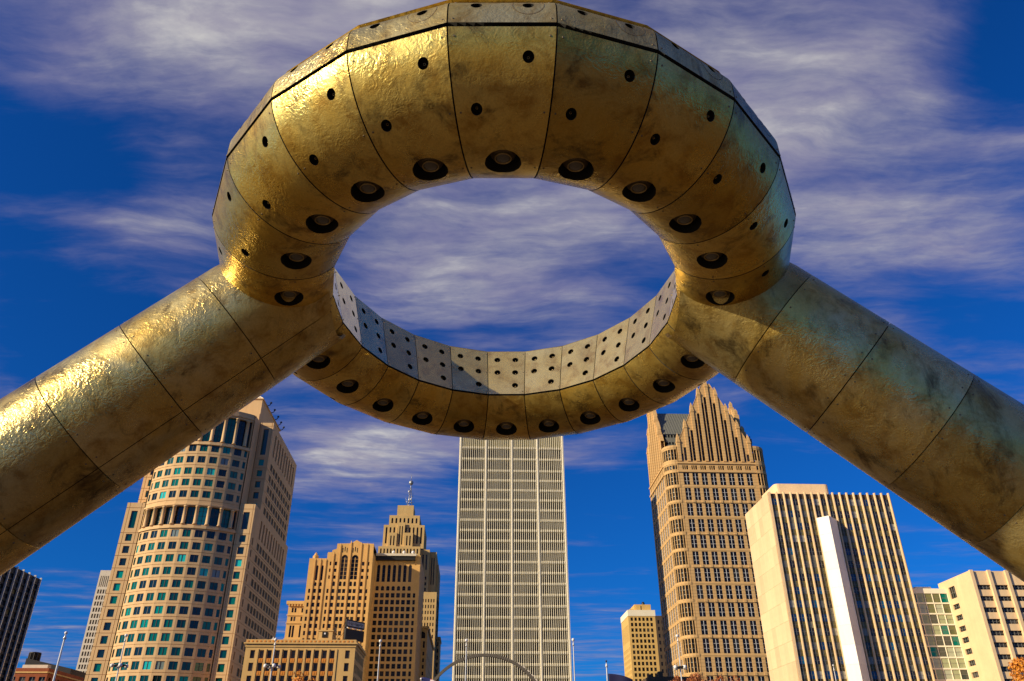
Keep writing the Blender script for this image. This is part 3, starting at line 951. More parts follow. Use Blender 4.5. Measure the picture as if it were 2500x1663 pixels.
for (cx_, cy_, a) in ((91.2, 194.2, 270), (91.2, 203, 0), (79.0, 203, 90), (79.0, 194.2, 180)):
    for q in range(5):
        poly.append((cx_ + rr * cos(radians(a + 22.5 * q)), cy_ + rr * sin(radians(a + 22.5 * q))))
ph.prism(poly, H, 70.2)
ph.prism([(76.2, 193.6), (80, 193.6), (80, 199), (76.2, 199)], H, 67.5)
B.part('penthouse', ph, ['cream_marble'])
an = MB()
an.tube([(82.5, 198, 70), (82.5, 198, 71.6)], 0.05, 5); an.lathe([(0.1, 0), (0.45, 0.25), (0.1, 0.6)], (104.5, 194, H + 0.5), 8); an.lathe([(0.1, 0), (0.4, 0.25), (0.1, 0.5)], (105.6, 196, H + 0.4), 8); an.lathe([(0.05, 0), (0.05, 1)], (104.5, 194, H - 0.2), 6); an.lathe([(0.05, 0), (0.05, 1)], (105.6, 196, H - 0.2), 6); an.lathe([(0.1, 0), (0.35, 0.2), (0.1, 0.5)], (75.2, 191, H + 0.3), 8)
B.part('roof_aerials', an, ['white_metal'])
B.finish(298)

# ---- white marble pylon in front of it ----------------------------------------
B = Building('marble_pylon', 'tall thin white marble pylon standing before the finned slab', (88, 188), 'pylon')
L_, M_, R__, K_ = (85.3, 188.7), (87.5, 186.5), (90.75, 189.52), (88.55, 191.7)
ph_ = 59.8
n = 14
for j in range(n):
    z0, z1 = ph_ * j / n, ph_ * (j + 1) / n
    sl = MB()
    q = 0.012
    sl.prism([M_, R__, K_, L_], z0 + q, z1 - q)
    B.part('marble_block', sl, ['white_marble'])
co = MB()
ctr = ((M_[0] + K_[0]) / 2, (M_[1] + K_[1]) / 2)
co.prism([(ctr[0] + (p[0] - ctr[0]) * 0.96, ctr[1] + (p[1] - ctr[1]) * 0.96) for p in (M_, R__, K_, L_)], 0, ph_ - 0.03)
B.part('core', co, ['dark_stone'])

# ---- annex at the right and its glass link -----------------------------------
B = Building('marble_annex_building', 'pale marble building with ribbon windows and piers at right edge', (140, 208))
wall = MB()
Xa = 127.7
F = Face(Xa, 200, 160, 200)
cols_ = [(0.95 + 4.65 * k, 0.95 + 4.65 * k + 3.75) for k in range(6)]
rws = [(45.3 - 2.78 * k, 46.5 - 2.78 * k) for k in range(16)]
B.grid(wall, F, cols_, rws, ('glass_dark', 'frame_grey', 4, 2, 0.09, 0), 0.35, z1=50.0, prio=5)
pm = MB(); pm.box(-0.42, 0.42, -0.55, 0.02, 0, 50.15)
pme = pm.mesh('pier', M('cream_marble'))
for k in range(7):
    B.piece('pier', pme, (Xa + 0.42 + 4.65 * k + 0.02, 200, 0))
FS = Face(Xa, 215.2, Xa, 200)
B.grid(wall, FS, [(4.3, 7.3)], [(45.0, 48.0)] + [(42.2 - 2.78 * k, 43.55 - 2.78 * k) for k in range(15)], ('glass_dark', 'frame_grey', 3, 2, 0.12, 0), 0.35, z1=50.0, prio=4)
wall_box(wall, Xa, 160, 200, 215.2, 0, 50.0, 0, 'rbt')
wall.box(136, 150, 206, 212, 50.0, 51.4)
B.part('wall', wall, ['cream_marble'])
B.finish()
B.size(0.903)
B = Building('glass_link_block', 'glazed link of pale green panes between fin slab and annex', (119, 216))
wall = MB()
F = Face(117.8, 212, Xa, 212)
cols_ = [(F.w - 2.15 * (k + 1) + 0.07, F.w - 2.15 * k - 0.07) for k in range(4)] + [(0.06, 1.2)]
rws = [(44.45 - 2.72 * k, 46.8 - 2.72 * k) for k in range(16)]
B.grid(wall, F, cols_, rws, ('glass_link', 'frame_grey', 1, 2, 0.12, 0), 0.2, z1=48.1, prio=5)
wall_box(wall, 117.8, Xa, 212, 222, 0, 48.1, 0, 'lrbt')
wall.box(121.5, 126, 216, 221, 48.1, 49.4)
B.part('wall', wall, ['cream_concrete'])
B.finish(200)
B.size(0.903)

# ---- arched brick-gold tower (left of centre) ---------------------------------
B = Building('arched_gold_tower', 'golden stone tower with tall pointed arch windows and gabled parapet', (-50, 385))
wall = MB()
F = Face(-73.6, 360, -45.4, 360)
ox = -73.6
lc = [(a - ox, b_ - ox) for a, b_ in ((-72.4, -71.7), (-70.3, -69.2), (-67.95, -66.9))]
cc = [(a - ox, b_ - ox) for a, b_ in ((-64.4, -63.7), (-62.3, -61.1), (-59.35, -58.2), (-57.5, -56.4), (-54.8, -53.6), (-52.9, -51.8), (-50.1, -48.9), (-47.45, -46.7))]
rB = [(73.5 - 2.95 * k, 75.05 - 2.95 * k) for k in range(24)] + [(76.45, 78.0)]
F1 = Face(-73.6, 360, -65.8, 360); F2 = Face(-65.8, 360, -45.4, 360)
o2 = 7.8
B.grid(wall, F1, lc, rB, DARK1, 0.2, z1=78.8, prio=5, grow=(0.1, 0.1))
c2 = [(a - o2, b_ - o2) for a, b_ in cc]
B.grid(wall, F2, c2, rB, DARK1, 0.2, z1=78.8, prio=5, grow=(0.1, 0.1))
# arched row, then the great arches
B.grid(wall, F1, lc[1:], [(79.3, 81.0)], ARCHS, 0.25, z1=81.4, zlo=78.8, prio=5)
B.grid(wall, F2, c2[1:7], [(79.35, 81.4)], ARCHS, 0.25, z1=81.8, zlo=78.8, prio=5)
for F_, cl, zt_ in ((F1, lc[1:], 81.0), (F2, c2[1:7], 81.4)):
    for a, b_ in cl:
        arch_fill(wall, F_, a, b_, zt_ - (b_ - a) / 2, zt_)
B.grid(wall, F1, lc[1:], [(81.8, 88.4)], ARCHW, 0.5, z1=91.5, zlo=81.4, prio=6)
for a, b_ in lc[1:]:
    arch_fill(wall, F1, a, b_, 88.4 - (b_ - a) / 2, 88.4)
big = [(c2[2][0] - 0.05, c2[3][1] - 0.05), (c2[4][0] - 0.05, c2[5][1] + 0.05)]
smc = [c2[0], c2[1], c2[6], c2[7]]
# centre block wall to 94.5 by hand: great arches 82.3-93, small windows beside
us = cuts(F2.w, big + smc)
vs = [81.8, 82.3, 82.5, 84.0, 85.5, 87.0, 88.4, 90.1, 93.2, 94.0]
def kindc(i, j):
    u, v = (us[i] + us[i + 1]) / 2, (vs[j] + vs[j + 1]) / 2
    if any(a < u < b_ for a, b_ in big) and 82.3 < v < 93.2: return 'open'
    if any(a < u < b_ for a, b_ in smc) and (82.5 < v < 84.0 or 85.5 < v < 87.0 or 88.4 < v < 90.1): return 'open'
    return None
facade(wall, F2, us, vs, kindc, 0.5)
for a, b_ in big:
    B.win(F2, a, b_, 82.3, 93.2, 0.5, ARCHT, 9)
    arch_fill(wall, F2, a, b_, 93.2 - (b_ - a) / 2 * 1.15, 93.2)
for a, b_ in smc:
    for (z0, z1) in ((82.5, 84.0), (85.5, 87.0), (88.4, 90.1)):
        B.win(F2, a, b_, z0, z1, 0.5, DARK1, 5)
# parapets
def strip(F_, pts_, z0, mat=0):
    for (u0, za), (u1, zb) in zip(pts_, pts_[1:]):
        if u1 - u0 > 1e-4:
            wall.face([F_.p(u0, z0), F_.p(u1, z0), F_.p(u1, zb), F_.p(u0, za)], mat)
            wall.face([F_.p(u0, za), F_.p(u1, zb), F_.p(u1, zb, 1.2), F_.p(u0, za, 1.2)], mat)
        else:
            wall.face([F_.p(u0, za), F_.p(u0, za, 1.2), F_.p(u0, zb, 1.2), F_.p(u0, zb)], mat)
strip(F2, [(0, 94.0), (2.0, 94.4), (2.0, 95.2), (3.9, 95.9)], 93.99)
strip(F2, [(3.9, 98.2), (10.0, 98.4), (12.5, 99.9), (15.2, 98.5), (20.4, 98.3)], 93.99)
wall.face([F2.p(0, 81.8), F2.p(0, 81.8, 12), F2.p(0, 95.5, 12), F2.p(0, 94.0)][::-1])
tur = MB(); tur.lathe([(1.3, 0), (1.3, 1.6), (0.8, 1.9), (0.7, 2.4), (0.15, 3.2)], (-71.2, 361.5, 91.3), 8, smooth=False)
B.part('turret', tur, ['gold_limestone'])
pil = MB()
for u, zt_ in ((2.6, 91.6), (5.05, 91.6), (7.4, 91.6), (10.6, 94.4), (13.3, 98.4), (17.95, 99.6), (22.65, 98.9), (25.45, 98.6)):
    a_ = F.p(u - 0.28, 0, -0.4); b_ = F.p(u + 0.28, 0, 0.02)
    pil.box(a_[0], b_[0], a_[1], b_[1], 10, zt_ - 0.9)
    pil.face([(a_[0], a_[1], zt_ - 0.9), (b_[0], a_[1], zt_ - 0.9), ((a_[0] + b_[0]) / 2, b_[1], zt_ + 0.2)])
B.part('pilaster', pil, ['gold_limestone'], kind='stuff')
slots = MB()
for (u0, n_) in ((14.3, 3), (18.9, 3)):
    for q in range(n_):
        a_ = F.p(u0 + q * 0.95, 0, -0.03)
        slots.box(a_[0], a_[0] + 0.38, a_[1], a_[1] + 0.1, 94.2 + 0.5 * (q == 1), 96.3 + 0.5 * (q == 1))
B.part('parapet_slot', slots, ['black_void'], kind='stuff')
# sides and the recessed right wing
FR = Face(-45.4, 360, -45.4, 372)
B.grid(wall, FR, even(0.8, 11.2, 4, 0.34), rB[:18] + [(84, 89)], DARK1, 0.2, z1=98.0, prio=2)
wall_box(wall, -73.6, -65.8, 360, 410, 0, 91.4, 0, 'lt')
wall_box(wall, -65.8, -45.4, 361.2, 410, 0, 94.6, 0, 'bt')
wall_box(wall, -65.8, -45.4, 361.2, 410, 81.8, 94.6, 0, 'fl')
wall_box(wall, -61.9, -45.4, 361.2, 380, 94.6, 97.6, 0, 'flrbt')
FW = Face(-45.4, 372, -24.7, 372)
wc = [(-44.5 + 2.435 * k + 45.4, -43.05 + 2.435 * k + 45.4) for k in range(7)] + [(18.2, 19.1)]
rw = [(74.1 - 3.02 * k, 75.9 - 3.02 * k) for k in range(24)] + [(77.1, 78.9)]
B.grid(wall, FW, wc, rw, DARK1, 0.2, z1=79.6, prio=5, grow=(0.1, 0.1))
B.grid(wall, FW, wc[:7], [(80.1, 82.2)], ARCHS, 0.25, z1=83.0, zlo=79.6, prio=5)
B.grid(wall, FW, wc[:7], [(84.0, 91.8)], ARCHW, 0.5, z1=96.2, zlo=83.0, prio=6)
for a, b_ in wc[:7]:
    arch_fill(wall, FW, a, b_, 82.2 - (b_ - a) / 2, 82.2); arch_fill(wall, FW, a, b_, 91.8 - (b_ - a) / 2, 91.8)
FWR = Face(-24.7, 372, -24.7, 410)
B.grid(wall, FWR, even(1, 37, 9, 0.4), rw[:16], DARK1, 0.2, z1=96.2, prio=1)
wall_box(wall, -45.4, -24.7, 372, 410, 0, 96.2, 0, 'bt')
B.part('wall', wall, ['gold_limestone'])
can = MB(); can.box(-45.3, -26.6, 369.6, 376, 95.4, 96.5, 0); can.box(-45.2, -27.0, 370.2, 372.05, 93.6, 95.4, 1)
B.part('roof_canopy', can, ['pale_concrete', 'charcoal_panel'])
fin = MB()
for q in range(8):
    fin.box(-44.2 + q * 2.4, -43.9 + q * 2.4, 371.7, 372.02, 91.9, 94.2)
B.part('parapet_rib', fin, ['gold_limestone'], kind='stuff')
glb = MB(); glb.lathe([(0.2, 0), (0.2, 0.5), (0.75, 1.0), (0.75, 1.5), (0.2, 2.0)], seg=8)
glm = glb.mesh('roof_globe', M('white_metal'))
for xx in (-37.5, -32.6, -28.4):
    B.piece('roof_globe', glm, (xx, 372.5, 96.5))
B.finish(290)

# ---- ornate narrow block behind its left corner ---------------------------------
B = Building('ornate_cornice_block', 'narrow tan block with bracketed cornice between pink and gold towers', (-80, 410))
wall = MB()
F = Face(-89.0, 400, -70, 400)
cols_ = [(1.7 + 4.7 * k + q, 1.7 + 4.7 * k + q + 0.95) for k in range(3) for q in (0, 1.35)]
B.grid(wall, F, cols_, [(75.4, 77.4), (71.4, 73.4), (64.0, 69.4), (60.2, 62.4), (54, 58)], DARK1, 0.2, z1=79.2, prio=4)
wall_box(wall, -89.0, -70, 400, 425, 0, 79.2, 0, 'lrbt')
B.part('wall', wall, ['tan_limestone'])
co = MB(); co.box(-90.0, -70, 398.9, 426, 79.2, 80.6)
B.part('cornice', co, ['tan_limestone'])
for (za, zb) in ((73.9, 74.4), (62.9, 63.5), (70.2, 70.6)):
    co = MB(); co.box(-89.3, -70, 399.6, 400.02, za, zb)
    B.part('string_course', co, ['tan_limestone'])
bk = MB(); bk.box(-0.3, 0.3, -0.95, 0, -1.0, 0)
bkm = bk.mesh('bracket', M('tan_limestone'))
for q in range(14):
    B.piece('bracket', bkm, (-88.6 + 1.35 * q, 400, 79.2))
B.finish()

# ---- stepped tower with antenna ---------------------------------------------------
B = Building('stepped_antenna_tower', 'stepped limestone skyscraper crowned by an antenna mast with ball', (-40, 510))
wall = MB()
SLIT = ('glass_dark', 'frame_bronze', 1, 5, 0.2, 1.0)
def tier(x0, x1, y0, y1, z0, z1, n, rows, st=SLIT, fr=0.44, pr=4, right=True):
    F_ = Face(x0, y0, x1, y0)
    cl = even(0.7, F_.w - 0.7, n, fr) if n else []
    B.grid(wall, F_, cl, rows, st, 0.5, z1=z1, zlo=z0, prio=pr)
    for a, b_ in cl:
        for (za, zb) in rows:
            if st[5]:
                arch_fill(wall, F_, a, b_, zb - (b_ - a) / 2, zb)
    if right:
        FR_ = Face(x1, y0, x1, y1)
        cr2 = even(0.7, FR_.w - 0.7, max(2, n - 1), fr)
        B.grid(wall, FR_, cr2, rows, st, 0.5, z1=z1, zlo=z0, prio=2)
    wall_box(wall, x0, x1, y0, y1, z0, z1, 0, 'lbt' + ('' if right else 'r'))
tier(-49.2, -38.9, 494, 508, 152.2, 159.2, 0, [])
F_ = Face(-49.2, 493.99, -38.9, 493.99)
B.grid(wall, F_, [(3.7, 4.8), (6.0, 7.1)], [(153.6, 156.9)], SLIT, 0.5, z1=159.2, zlo=152.2, prio=4)
tier(-53.8, -34.6, 493, 514, 145.8, 152.3, 7, [(147.2, 150.6)])
tier(-56.8, -31.2, 492, 520, 131.0, 145.8, 10, [(134.0, 144.4)])
tier(-53.2, -48.0, 489.5, 492.2, 131.0, 140.2, 2, [(132.2, 138.4)])
tier(-43.3, -38.0, 489.5, 492.2, 131.0, 140.2, 2, [(132.2, 138.4)])
tier(-47.9, -43.4, 490.6, 492.2, 131.0, 147.0, 2, [(133.0, 144.8)])
tier(-58.7, -32.9, 488, 524, 60.0, 131.2, 12, [(126.8, 129.8)] + [(122.5 - 3.4 * k, 124.4 - 3.4 * k) for k in range(17)], ('glass_dark', 'frame_bronze', 1, 2, 0.14, 0), 0.44)
tier(-32.9, -27.2, 492, 524, 60, 130.4, 2, [(118, 127.4)] + [(112 - 3.4 * k, 114 - 3.4 * k) for k in range(15)], ('glass_dark', 'frame_bronze', 1, 2, 0.14, 0))
tier(-27.2, -23.0, 496, 526, 60, 130.0, 2, [(110, 126.5)] + [(104 - 3.4 * k, 106 - 3.4 * k) for k in range(12)], ('glass_dark', 'frame_bronze', 1, 2, 0.14, 0))
tier(-31.0, -21.6, 488.6, 528, 0, 104.0, 5, [(98.0 - 3.4 * k, 100 - 3.4 * k) for k in range(14)], ('glass_dark', 'frame_bronze', 1, 2, 0.14, 0))
tier(-23.0, -21.6, 500, 530, 60, 123.2, 1, [(104, 120)], right=True)
wall_box(wall, -58.7, -32.9, 488, 524, 0, 60, 0, 'flrb')
B.part('wall', wall, ['pen_limestone'])
mast = MB()
c_ = (-42.0, 500.0)
for k in range(4):
    a = pi / 4 + k * pi / 2
    mast.tube([(c_[0] + 2.3 * cos(a), c_[1] + 2.3 * sin(a), 159.2), (c_[0] + 0.35 * cos(a), c_[1] + 0.35 * sin(a), 172.5)], 0.16, 5)
for q in range(6):
    z_ = 160.4 + q * 2.1
    r_ = 2.3 - (z_ - 159.2) * 0.147
    for k in range(4):
        a, b_ = pi / 4 + k * pi / 2, pi / 4 + (k + 1) * pi / 2
        mast.tube([(c_[0] + r_ * cos(a), c_[1] + r_ * sin(a), z_), (c_[0] + r_ * cos(b_), c_[1] + r_ * sin(b_), z_)], 0.1, 4)
        mast.tube([(c_[0] + r_ * cos(a), c_[1] + r_ * sin(a), z_), (c_[0] + r_ * 0.86 * cos(b_), c_[1] + r_ * 0.86 * sin(b_), z_ + 2.0)], 0.09, 4)
mast.tube([(c_[0], c_[1], 172), (c_[0], c_[1], 175)], 0.3, 6); mast.tube([(c_[0], c_[1], 178), (c_[0], c_[1], 182)], 0.12, 6)
for (dx, z_, h_) in ((-2.3, 160, 6.5), (2.5, 162.5, 3), (-2.8, 163, 4), (1.6, 166.5, 3.5), (-1.5, 168, 4)):
    mast.tube([(c_[0] + dx, c_[1], z_), (c_[0] + dx, c_[1], z_ + h_)], 0.1, 4)
    mast.tube([(c_[0], c_[1], z_ + 0.6), (c_[0] + dx, c_[1], z_ + 0.6)], 0.08, 4)
for (dx, z_) in ((-1.9, 160.2), (0.9, 160.0), (0.6, 165.0), (-0.6, 164.6), (-1.0, 170.2)):
    mast.lathe([(0.1, -0.6), (0.65, -0.25), (0.65, 0.25), (0.1, 0.6)], (c_[0] + dx, c_[1] - 0.8, z_), 8, 1)
B.part('antenna_mast', mast, ['grey_metal', 'white_metal'])
ball = MB(); ball.lathe([(0.2, -1.7), (1.1, -1.1), (1.6, 0), (1.1, 1.1), (0.2, 1.7)], (c_[0], c_[1], 176.4), 12)
B.part('mast_ball', ball, ['grey_metal'])
B.finish(295)

# ---- slim arcade block and a distant sliver ------------------------------------------
B = Building('slim_arched_block', 'slim gold block with roof-level arch, right of the arched tower', (-24, 440))
wall = MB()
F = Face(-30, 410, -21.9, 410)
cl = [(4.4, 5.3), (6.2, 7.1)]
B.grid(wall, F, cl, [(57.5 - 3.0 * k, 59.2 - 3.0 * k) for k in range(16)] + [(61.0, 64.0)], DARK1, 0.2, z1=65.2, prio=4)
B.grid(wall, F, [(4.3, 7.2)], [(65.4, 68.6)], ARCHS, 0.6, z1=71.0, zlo=65.2, prio=5)
arch_fill(wall, F, 4.3, 7.2, 67.15, 68.6)
FR = Face(-21.9, 410, -21.9, 480)
B.grid(wall, FR, even(2, 68, 14, 0.4), [(57.5 - 4.5 * k, 59.2 - 4.5 * k) for k in range(8)], DARK1, 0.2, z1=70.0, prio=1)
wall_box(wall, -30, -21.9, 410, 480, 0, 70.0, 0, 'lbt')
B.part('wall', wall, ['tan_limestone'])
for bx_ in ((-30.2, -21.95, 409.4, 410.02, 70.0, 71.0), (-21.92, -21.2, 409.4, 480, 69.6, 71.0), (-30, -21.7, 409.7, 410.02, 60.0, 60.5)):
    co = MB(); co.box(*bx_)
    B.part('cornice', co, ['tan_limestone'])
B.finish()
B = Building('far_olive_block', 'distant narrow olive stone block beside the cream slit tower', (-21, 530))
wall = MB()
F = Face(-24, 520, -19.8, 520)
B.grid(wall, F, [(0.8, 1.6), (2.6, 3.4)], [(78 - 4 * k, 80.4 - 4 * k) for k in range(12)], DARK1, 0.2, z1=82.0, prio=3)
wall_box(wall, -24, -19.8, 520, 540, 0, 82.0, 0, 'lrbt'); wall.box(-24.3, -19.4, 519.5, 540, 82.0, 83.4)
B.part('wall', wall, ['pen_limestone'])
B.finish()

# ---- low tan office in the left foreground, its rooftop things -----------------------
B = Building('low_tan_office', 'low tan limestone office with rust panels between tall windows', (-43, 225))
wall = MB()
F = Face(-57.2, 215, -29.6, 215)
st_ = 1.975
cl = [(1.3, 2.45)] + [(3.6 + st_ * k, 3.6 + st_ * k + 1.12) for k in range(10)] + [(25.15, 26.3)]
rws = [(30.5 - 3.0 * k, 32.45 - 3.0 * k) for k in range(9)]
B.grid(wall, F, cl, rws, ('glass_blind', 'frame_bronze', 1, 2, 0.07, 0), 0.45, z1=33.2, prio=5)
rp = MB(); rp.box(-0.56, 0.56, -0.02, 0.1, 0, 0.98)
for (xa, xb) in ((-0.42, -0.06), (0.06, 0.42)):
    rp.box(xa, xb, -0.07, -0.02, 0.15, 0.83)
rpm = rp.mesh('spandrel', M('rust_terracotta'))
for k in range(10):
    for q in range(8):
        B.piece('spandrel', rpm, (-57.2 + 4.16 + st_ * k, 215.0 - 0.02, 29.51 - 3.0 * q))
rib = MB(); rib.box(-0.2, 0.2, -0.16, 0.02, 0, 32.7)
rbm = rib.mesh('pilaster', M('tan_limestone'))
for k in range(11):
    B.piece('pilaster', rbm, (-57.2 + 3.18 + st_ * k, 215, 0))
FS = Face(-29.6, 215, -29.6, 234.5)
B.grid(wall, FS, even(0.8, 19, 7, 0.55), rws, ('glass_blind', 'frame_bronze', 1, 2, 0.07, 0), 0.45, z1=33.2, prio=3)
wall_box(wall, -57.2, -29.6, 215, 234.5, 0, 33.2, 0, 'lb')
B.part('wall', wall, ['tan_limestone'])
co = MB(); co.box(-57.35, -29.45, 214.8, 234.6, 33.2, 33.9); co.box(-57.7, -29.1, 214.4, 234.9, 33.9, 34.25); co.box(-57.3, -29.5, 214.9, 234.5, 34.25, 35.0)
B.part('cornice', co, ['tan_limestone'])
co = MB()
for k in range(26):
    co.box(-57.0 + k * 1.05, -56.6 + k * 1.05, 214.78, 214.92, 34.4, 34.75)
B.part('dentils', co, ['rust_terracotta'], kind='stuff')
B.finish(200)
B.size(0.8)
B = Building('roof_plant_house', 'small tan plant room with dark hatch on the low office roof', (-39, 224), 'roof hut')
wall = MB(); wall_box(wall, -40.6, -36.9, 222, 228, 34.95, 38.2, 0, 'flrbt'); wall.box(-40.8, -36.7, 221.8, 228.2, 38.2, 38.5)
wall.face([(-36.9, 222, 38.5), (-36.9, 228, 38.5), (-36.9, 228, 40.2), (-36.9, 224, 39.6)])
B.part('wall', wall, ['tan_limestone'])
ht = MB(); ht.box(-39.6, -38.2, 221.85, 222.02, 36.6, 38.0, 0); ht.box(-39.1, -38.7, 221.8, 221.9, 37.4, 37.8, 1)
B.part('hatch', ht, ['black_void', 'white_metal'])
B.size(0.8)
B = Building('rooftop_billboard', 'dark rooftop billboard with pale lettered strip on the low office', (-31, 224), 'billboard')
FB = Face(-33.4, 221.2, -29.2, 226.6)
bd = MB()
def board(mb_, u0, u1, z0, z1, d0, d1, mat=0):
    q = [FB.p(u0, 0, d0), FB.p(u1, 0, d0), FB.p(u1, 0, d1), FB.p(u0, 0, d1)]
    mb_.prism([(p[0], p[1]) for p in q], z0, z1, mat)
board(bd, 0, FB.w, 39.3, 41.2, 0, 0.3)
board(bd, 0, FB.w, 36.2, 38.9, 0, 0.4)
B.part('board', bd, ['charcoal_panel'])
ls = MB(); board(ls, 0.3, FB.w - 0.3, 39.65, 40.85, -0.04, -0.005)
st = B.part('letter_strip', ls, ['pale_concrete'])
le = MB()
u = 0.55
while u < FB.w - 0.7:
    w_ = random.uniform(0.08, 0.2)
    board(le, u, u + w_, 39.85 + random.choice((0, 0.3)), 40.45 + random.choice((0, 0.25)), -0.07, -0.042)
    u += w_ + random.uniform(0.12, 0.22)
B.part('lettering', le, ['charcoal_panel'], kind='stuff', parent=st)
lt = MB()
for u in (0.2, 1.4, 1.75, 2.5, 3.2, 4.2, 5.2):
    board(lt, u, u + 0.22, 38.95, 39.2, -0.35, -0.1)
B.part('board_light', lt, ['white_metal'], kind='stuff')
fr_ = MB()
for (u0, u1) in ((0.1, -1.6), (2.4, 1.2), (5.0, 3.8)):
    a_, b_ = FB.p(u0, 40.5, 0.5), FB.p(u1, 35.0, 2.4)
    fr_.tube([a_, b_], 0.07, 5); fr_.tube([FB.p(u0, 35.0, 0.5), FB.p(u0, 41.0, 0.5)], 0.08, 5); fr_.tube([FB.p(u0, 38, 0.5), b_], 0.05, 5)
B.part('frame', fr_, ['dark_metal'])
B.size(0.8)
B = Building('roof_vent_arch', 'pale arched vent cover on the low office roof by the pink tower', (-52, 222), 'roof vent')
va = MB()
pa = [(-53.4 + 1.15 + 1.15 * cos(pi * k / 8), 222, 34.95 + 1.15 * sin(pi * k / 8)) for k in range(9)]
va.tube(pa, 0.18, 6); va.lathe([(0.1, 0), (0.2, 0.2), (0.05, 0.5)], (-52.25, 222, 36.2), 6)
B.part('arch', va, ['white_metal'])
va = MB(); va.box(-53.2, -51.3, 222.1, 223, 34.95, 35.6); B.part('vent_box', va, ['dark_metal'])
B.size(0.8)

# ---- small yellow-brick tower right of centre ----------------------------------------
B = Building('small_buff_tower', 'smaller buff brick tower with white parapet left of gothic skyscraper', (94, 462))
wall = MB()
F = Face(86.2, 450, 101.2, 450)
cl = [(1.3 + 2.18 * k, 2.5 + 2.18 * k) for k in range(6)]
rws = [(81.35 - 2.86 * k, 82.95 - 2.86 * k) for k in range(20)]
B.grid(wall, F, cl, rws, DARK1, 0.2, z1=83.8, prio=5, grow=(0.08, 0.1))
FL = Face(86.2, 472.5, 86.2, 450)
B.grid(wall, FL, even(1, 21.5, 8, 0.4), [(71.0, 79.6)] + [(66.0 - 2.86 * k, 67.7 - 2.86 * k) for k in range(14)], DARK1, 0.2, z1=83.8, prio=2)
wall_box(wall, 86.2, 101.2, 450, 472.5, 0, 83.8, 0, 'rb')
B.part('wall', wall, ['buff_brick'])
cap = MB(); cap.box(86.0, 101.4, 449.8, 472.7, 83.8, 87.0)
B.part('parapet', cap, ['cream_concrete'])
ph = MB(); ph.box(90.7, 99.9, 453, 466, 87.0, 90.6); ph.box(91.5, 94.0, 452.6, 453.02, 87.4, 90.0); ph.box(88.0, 91, 454, 460, 87, 88.2)
B.part('penthouse', ph, ['buff_brick'])
tk = MB(); tk.lathe([(0.95, 0), (0.95, 1.6), (0.7, 1.8), (0.7, 2.3)], (96.8, 458, 90.6), 8); tk.tube([(88.6, 453, 87), (88.6, 453, 91)], 0.06, 4); tk.tube([(92, 455, 90.6), (92, 455, 93)], 0.05, 4)
B.part('water_tank', tk, ['dark_metal'])
B.finish()
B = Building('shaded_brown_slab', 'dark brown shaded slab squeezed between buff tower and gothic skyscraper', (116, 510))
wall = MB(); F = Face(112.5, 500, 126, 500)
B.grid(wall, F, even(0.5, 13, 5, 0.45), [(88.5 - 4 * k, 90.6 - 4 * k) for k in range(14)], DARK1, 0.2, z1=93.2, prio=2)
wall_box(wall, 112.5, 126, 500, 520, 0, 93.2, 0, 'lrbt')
B.part('wall', wall, ['dark_stone'])  # the shade on this slab is put into its dark colour
B.finish()
B = Building('stepped_grey_rooftop', 'low dark grey stepped rooftop below the buff tower', (66, 296))
wall = MB(); wall.box(61, 76, 290, 305, 0, 34.6); wall.box(65.0, 66.4, 291, 294, 34.6, 36.4); wall.box(61.2, 62.4, 290.4, 293, 34.6, 35.4)
B.part('wall', wall, ['dark_stone'])
ch = MB()
for k in range(5):
    ch.box(62.5 + k * 2.6, 63.9 + k * 2.6, 289.9, 290.02, 28.0, 31.0)
B.part('window_band', ch, ['glass_dark'], kind='stuff')

# ---- left edge: dark curtain-wall tower, white grid tower, brick block -------------------
B = Building('dark_curtain_wall_tower', 'dark curtain wall tower with steel ribs at the left edge', (-130, 210))
wall = MB()
F = Face(-120, 176.5, -120, 228.6)
pw = 3.25
cl = [(0.35 + pw * k, pw * (k + 1) - 0.35) for k in range(16)]
rws = [(51.6 - 1.72 * k - 1.1, 51.6 - 1.72 * k) for k in range(22)]
wall_box(wall, -150, -120, 176.5, 228.6, 0, 53.3, 0, 'lfbt')
B.grid(wall, F, cl, rws, ('glass_gold_reflection', 'frame_bronze', 2, 1, 0.1, 0), 0.3, z1=53.3, prio=1)
for i_, q in enumerate(B.wins):
    B.wins[i_] = (q[2] + q[4] * 0.2,) + q[1:]
B.part('wall', wall, ['charcoal_panel'])
rb = MB(); rb.box(-0.05, 0.45, -0.16, 0.16, 0, 53.6)
rbm = rb.mesh('rib', M('pole_metal'))
for k in range(17):
    B.piece('rib', rbm, (-120, 176.5 + min(pw * k, 52.0) + (0.1 if k == 0 else 0), 0))
cp = MB(); cp.box(-135, -126, 200, 212, 53.3, 57.0)
B.part('penthouse', cp, ['pale_concrete'])
B.finish()
B.size(0.6)
B = Building('white_grid_tower', 'pale concrete grid tower peeking left of the pink granite tower', (-142, 340))
wall = MB()
F = Face(-150.4, 330, -134, 330)
cl = even(0.5, 16.2, 15, 0.62)
B.grid(wall, F, cl, [(70.85 - 2.33 * k - 1.6, 70.85 - 2.33 * k) for k in range(28)], ('glass_black', 'frame_bronze', 1, 1, 0.1, 0), 0.5, z1=71.6, prio=2)
B.grid(wall, F, even(0.5, 16.2, 22, 0.55), [(71.9, 76.2)], ('glass_black', 'frame_bronze', 1, 1, 0.1, 0), 0.6, z1=78.4, zlo=71.6, prio=3)
wall_box(wall, -150.4, -134, 330, 345, 0, 78.4, 0, 'lrbt')
B.part('wall', wall, ['pale_concrete'])
for i_, q in enumerate(B.wins):
    B.wins[i_] = (100 - q[2],) + q[1:]
B.finish(200)
B = Building('red_brick_block', 'low red brick block with tan string course at lower left', (-124, 256))
wall = MB()
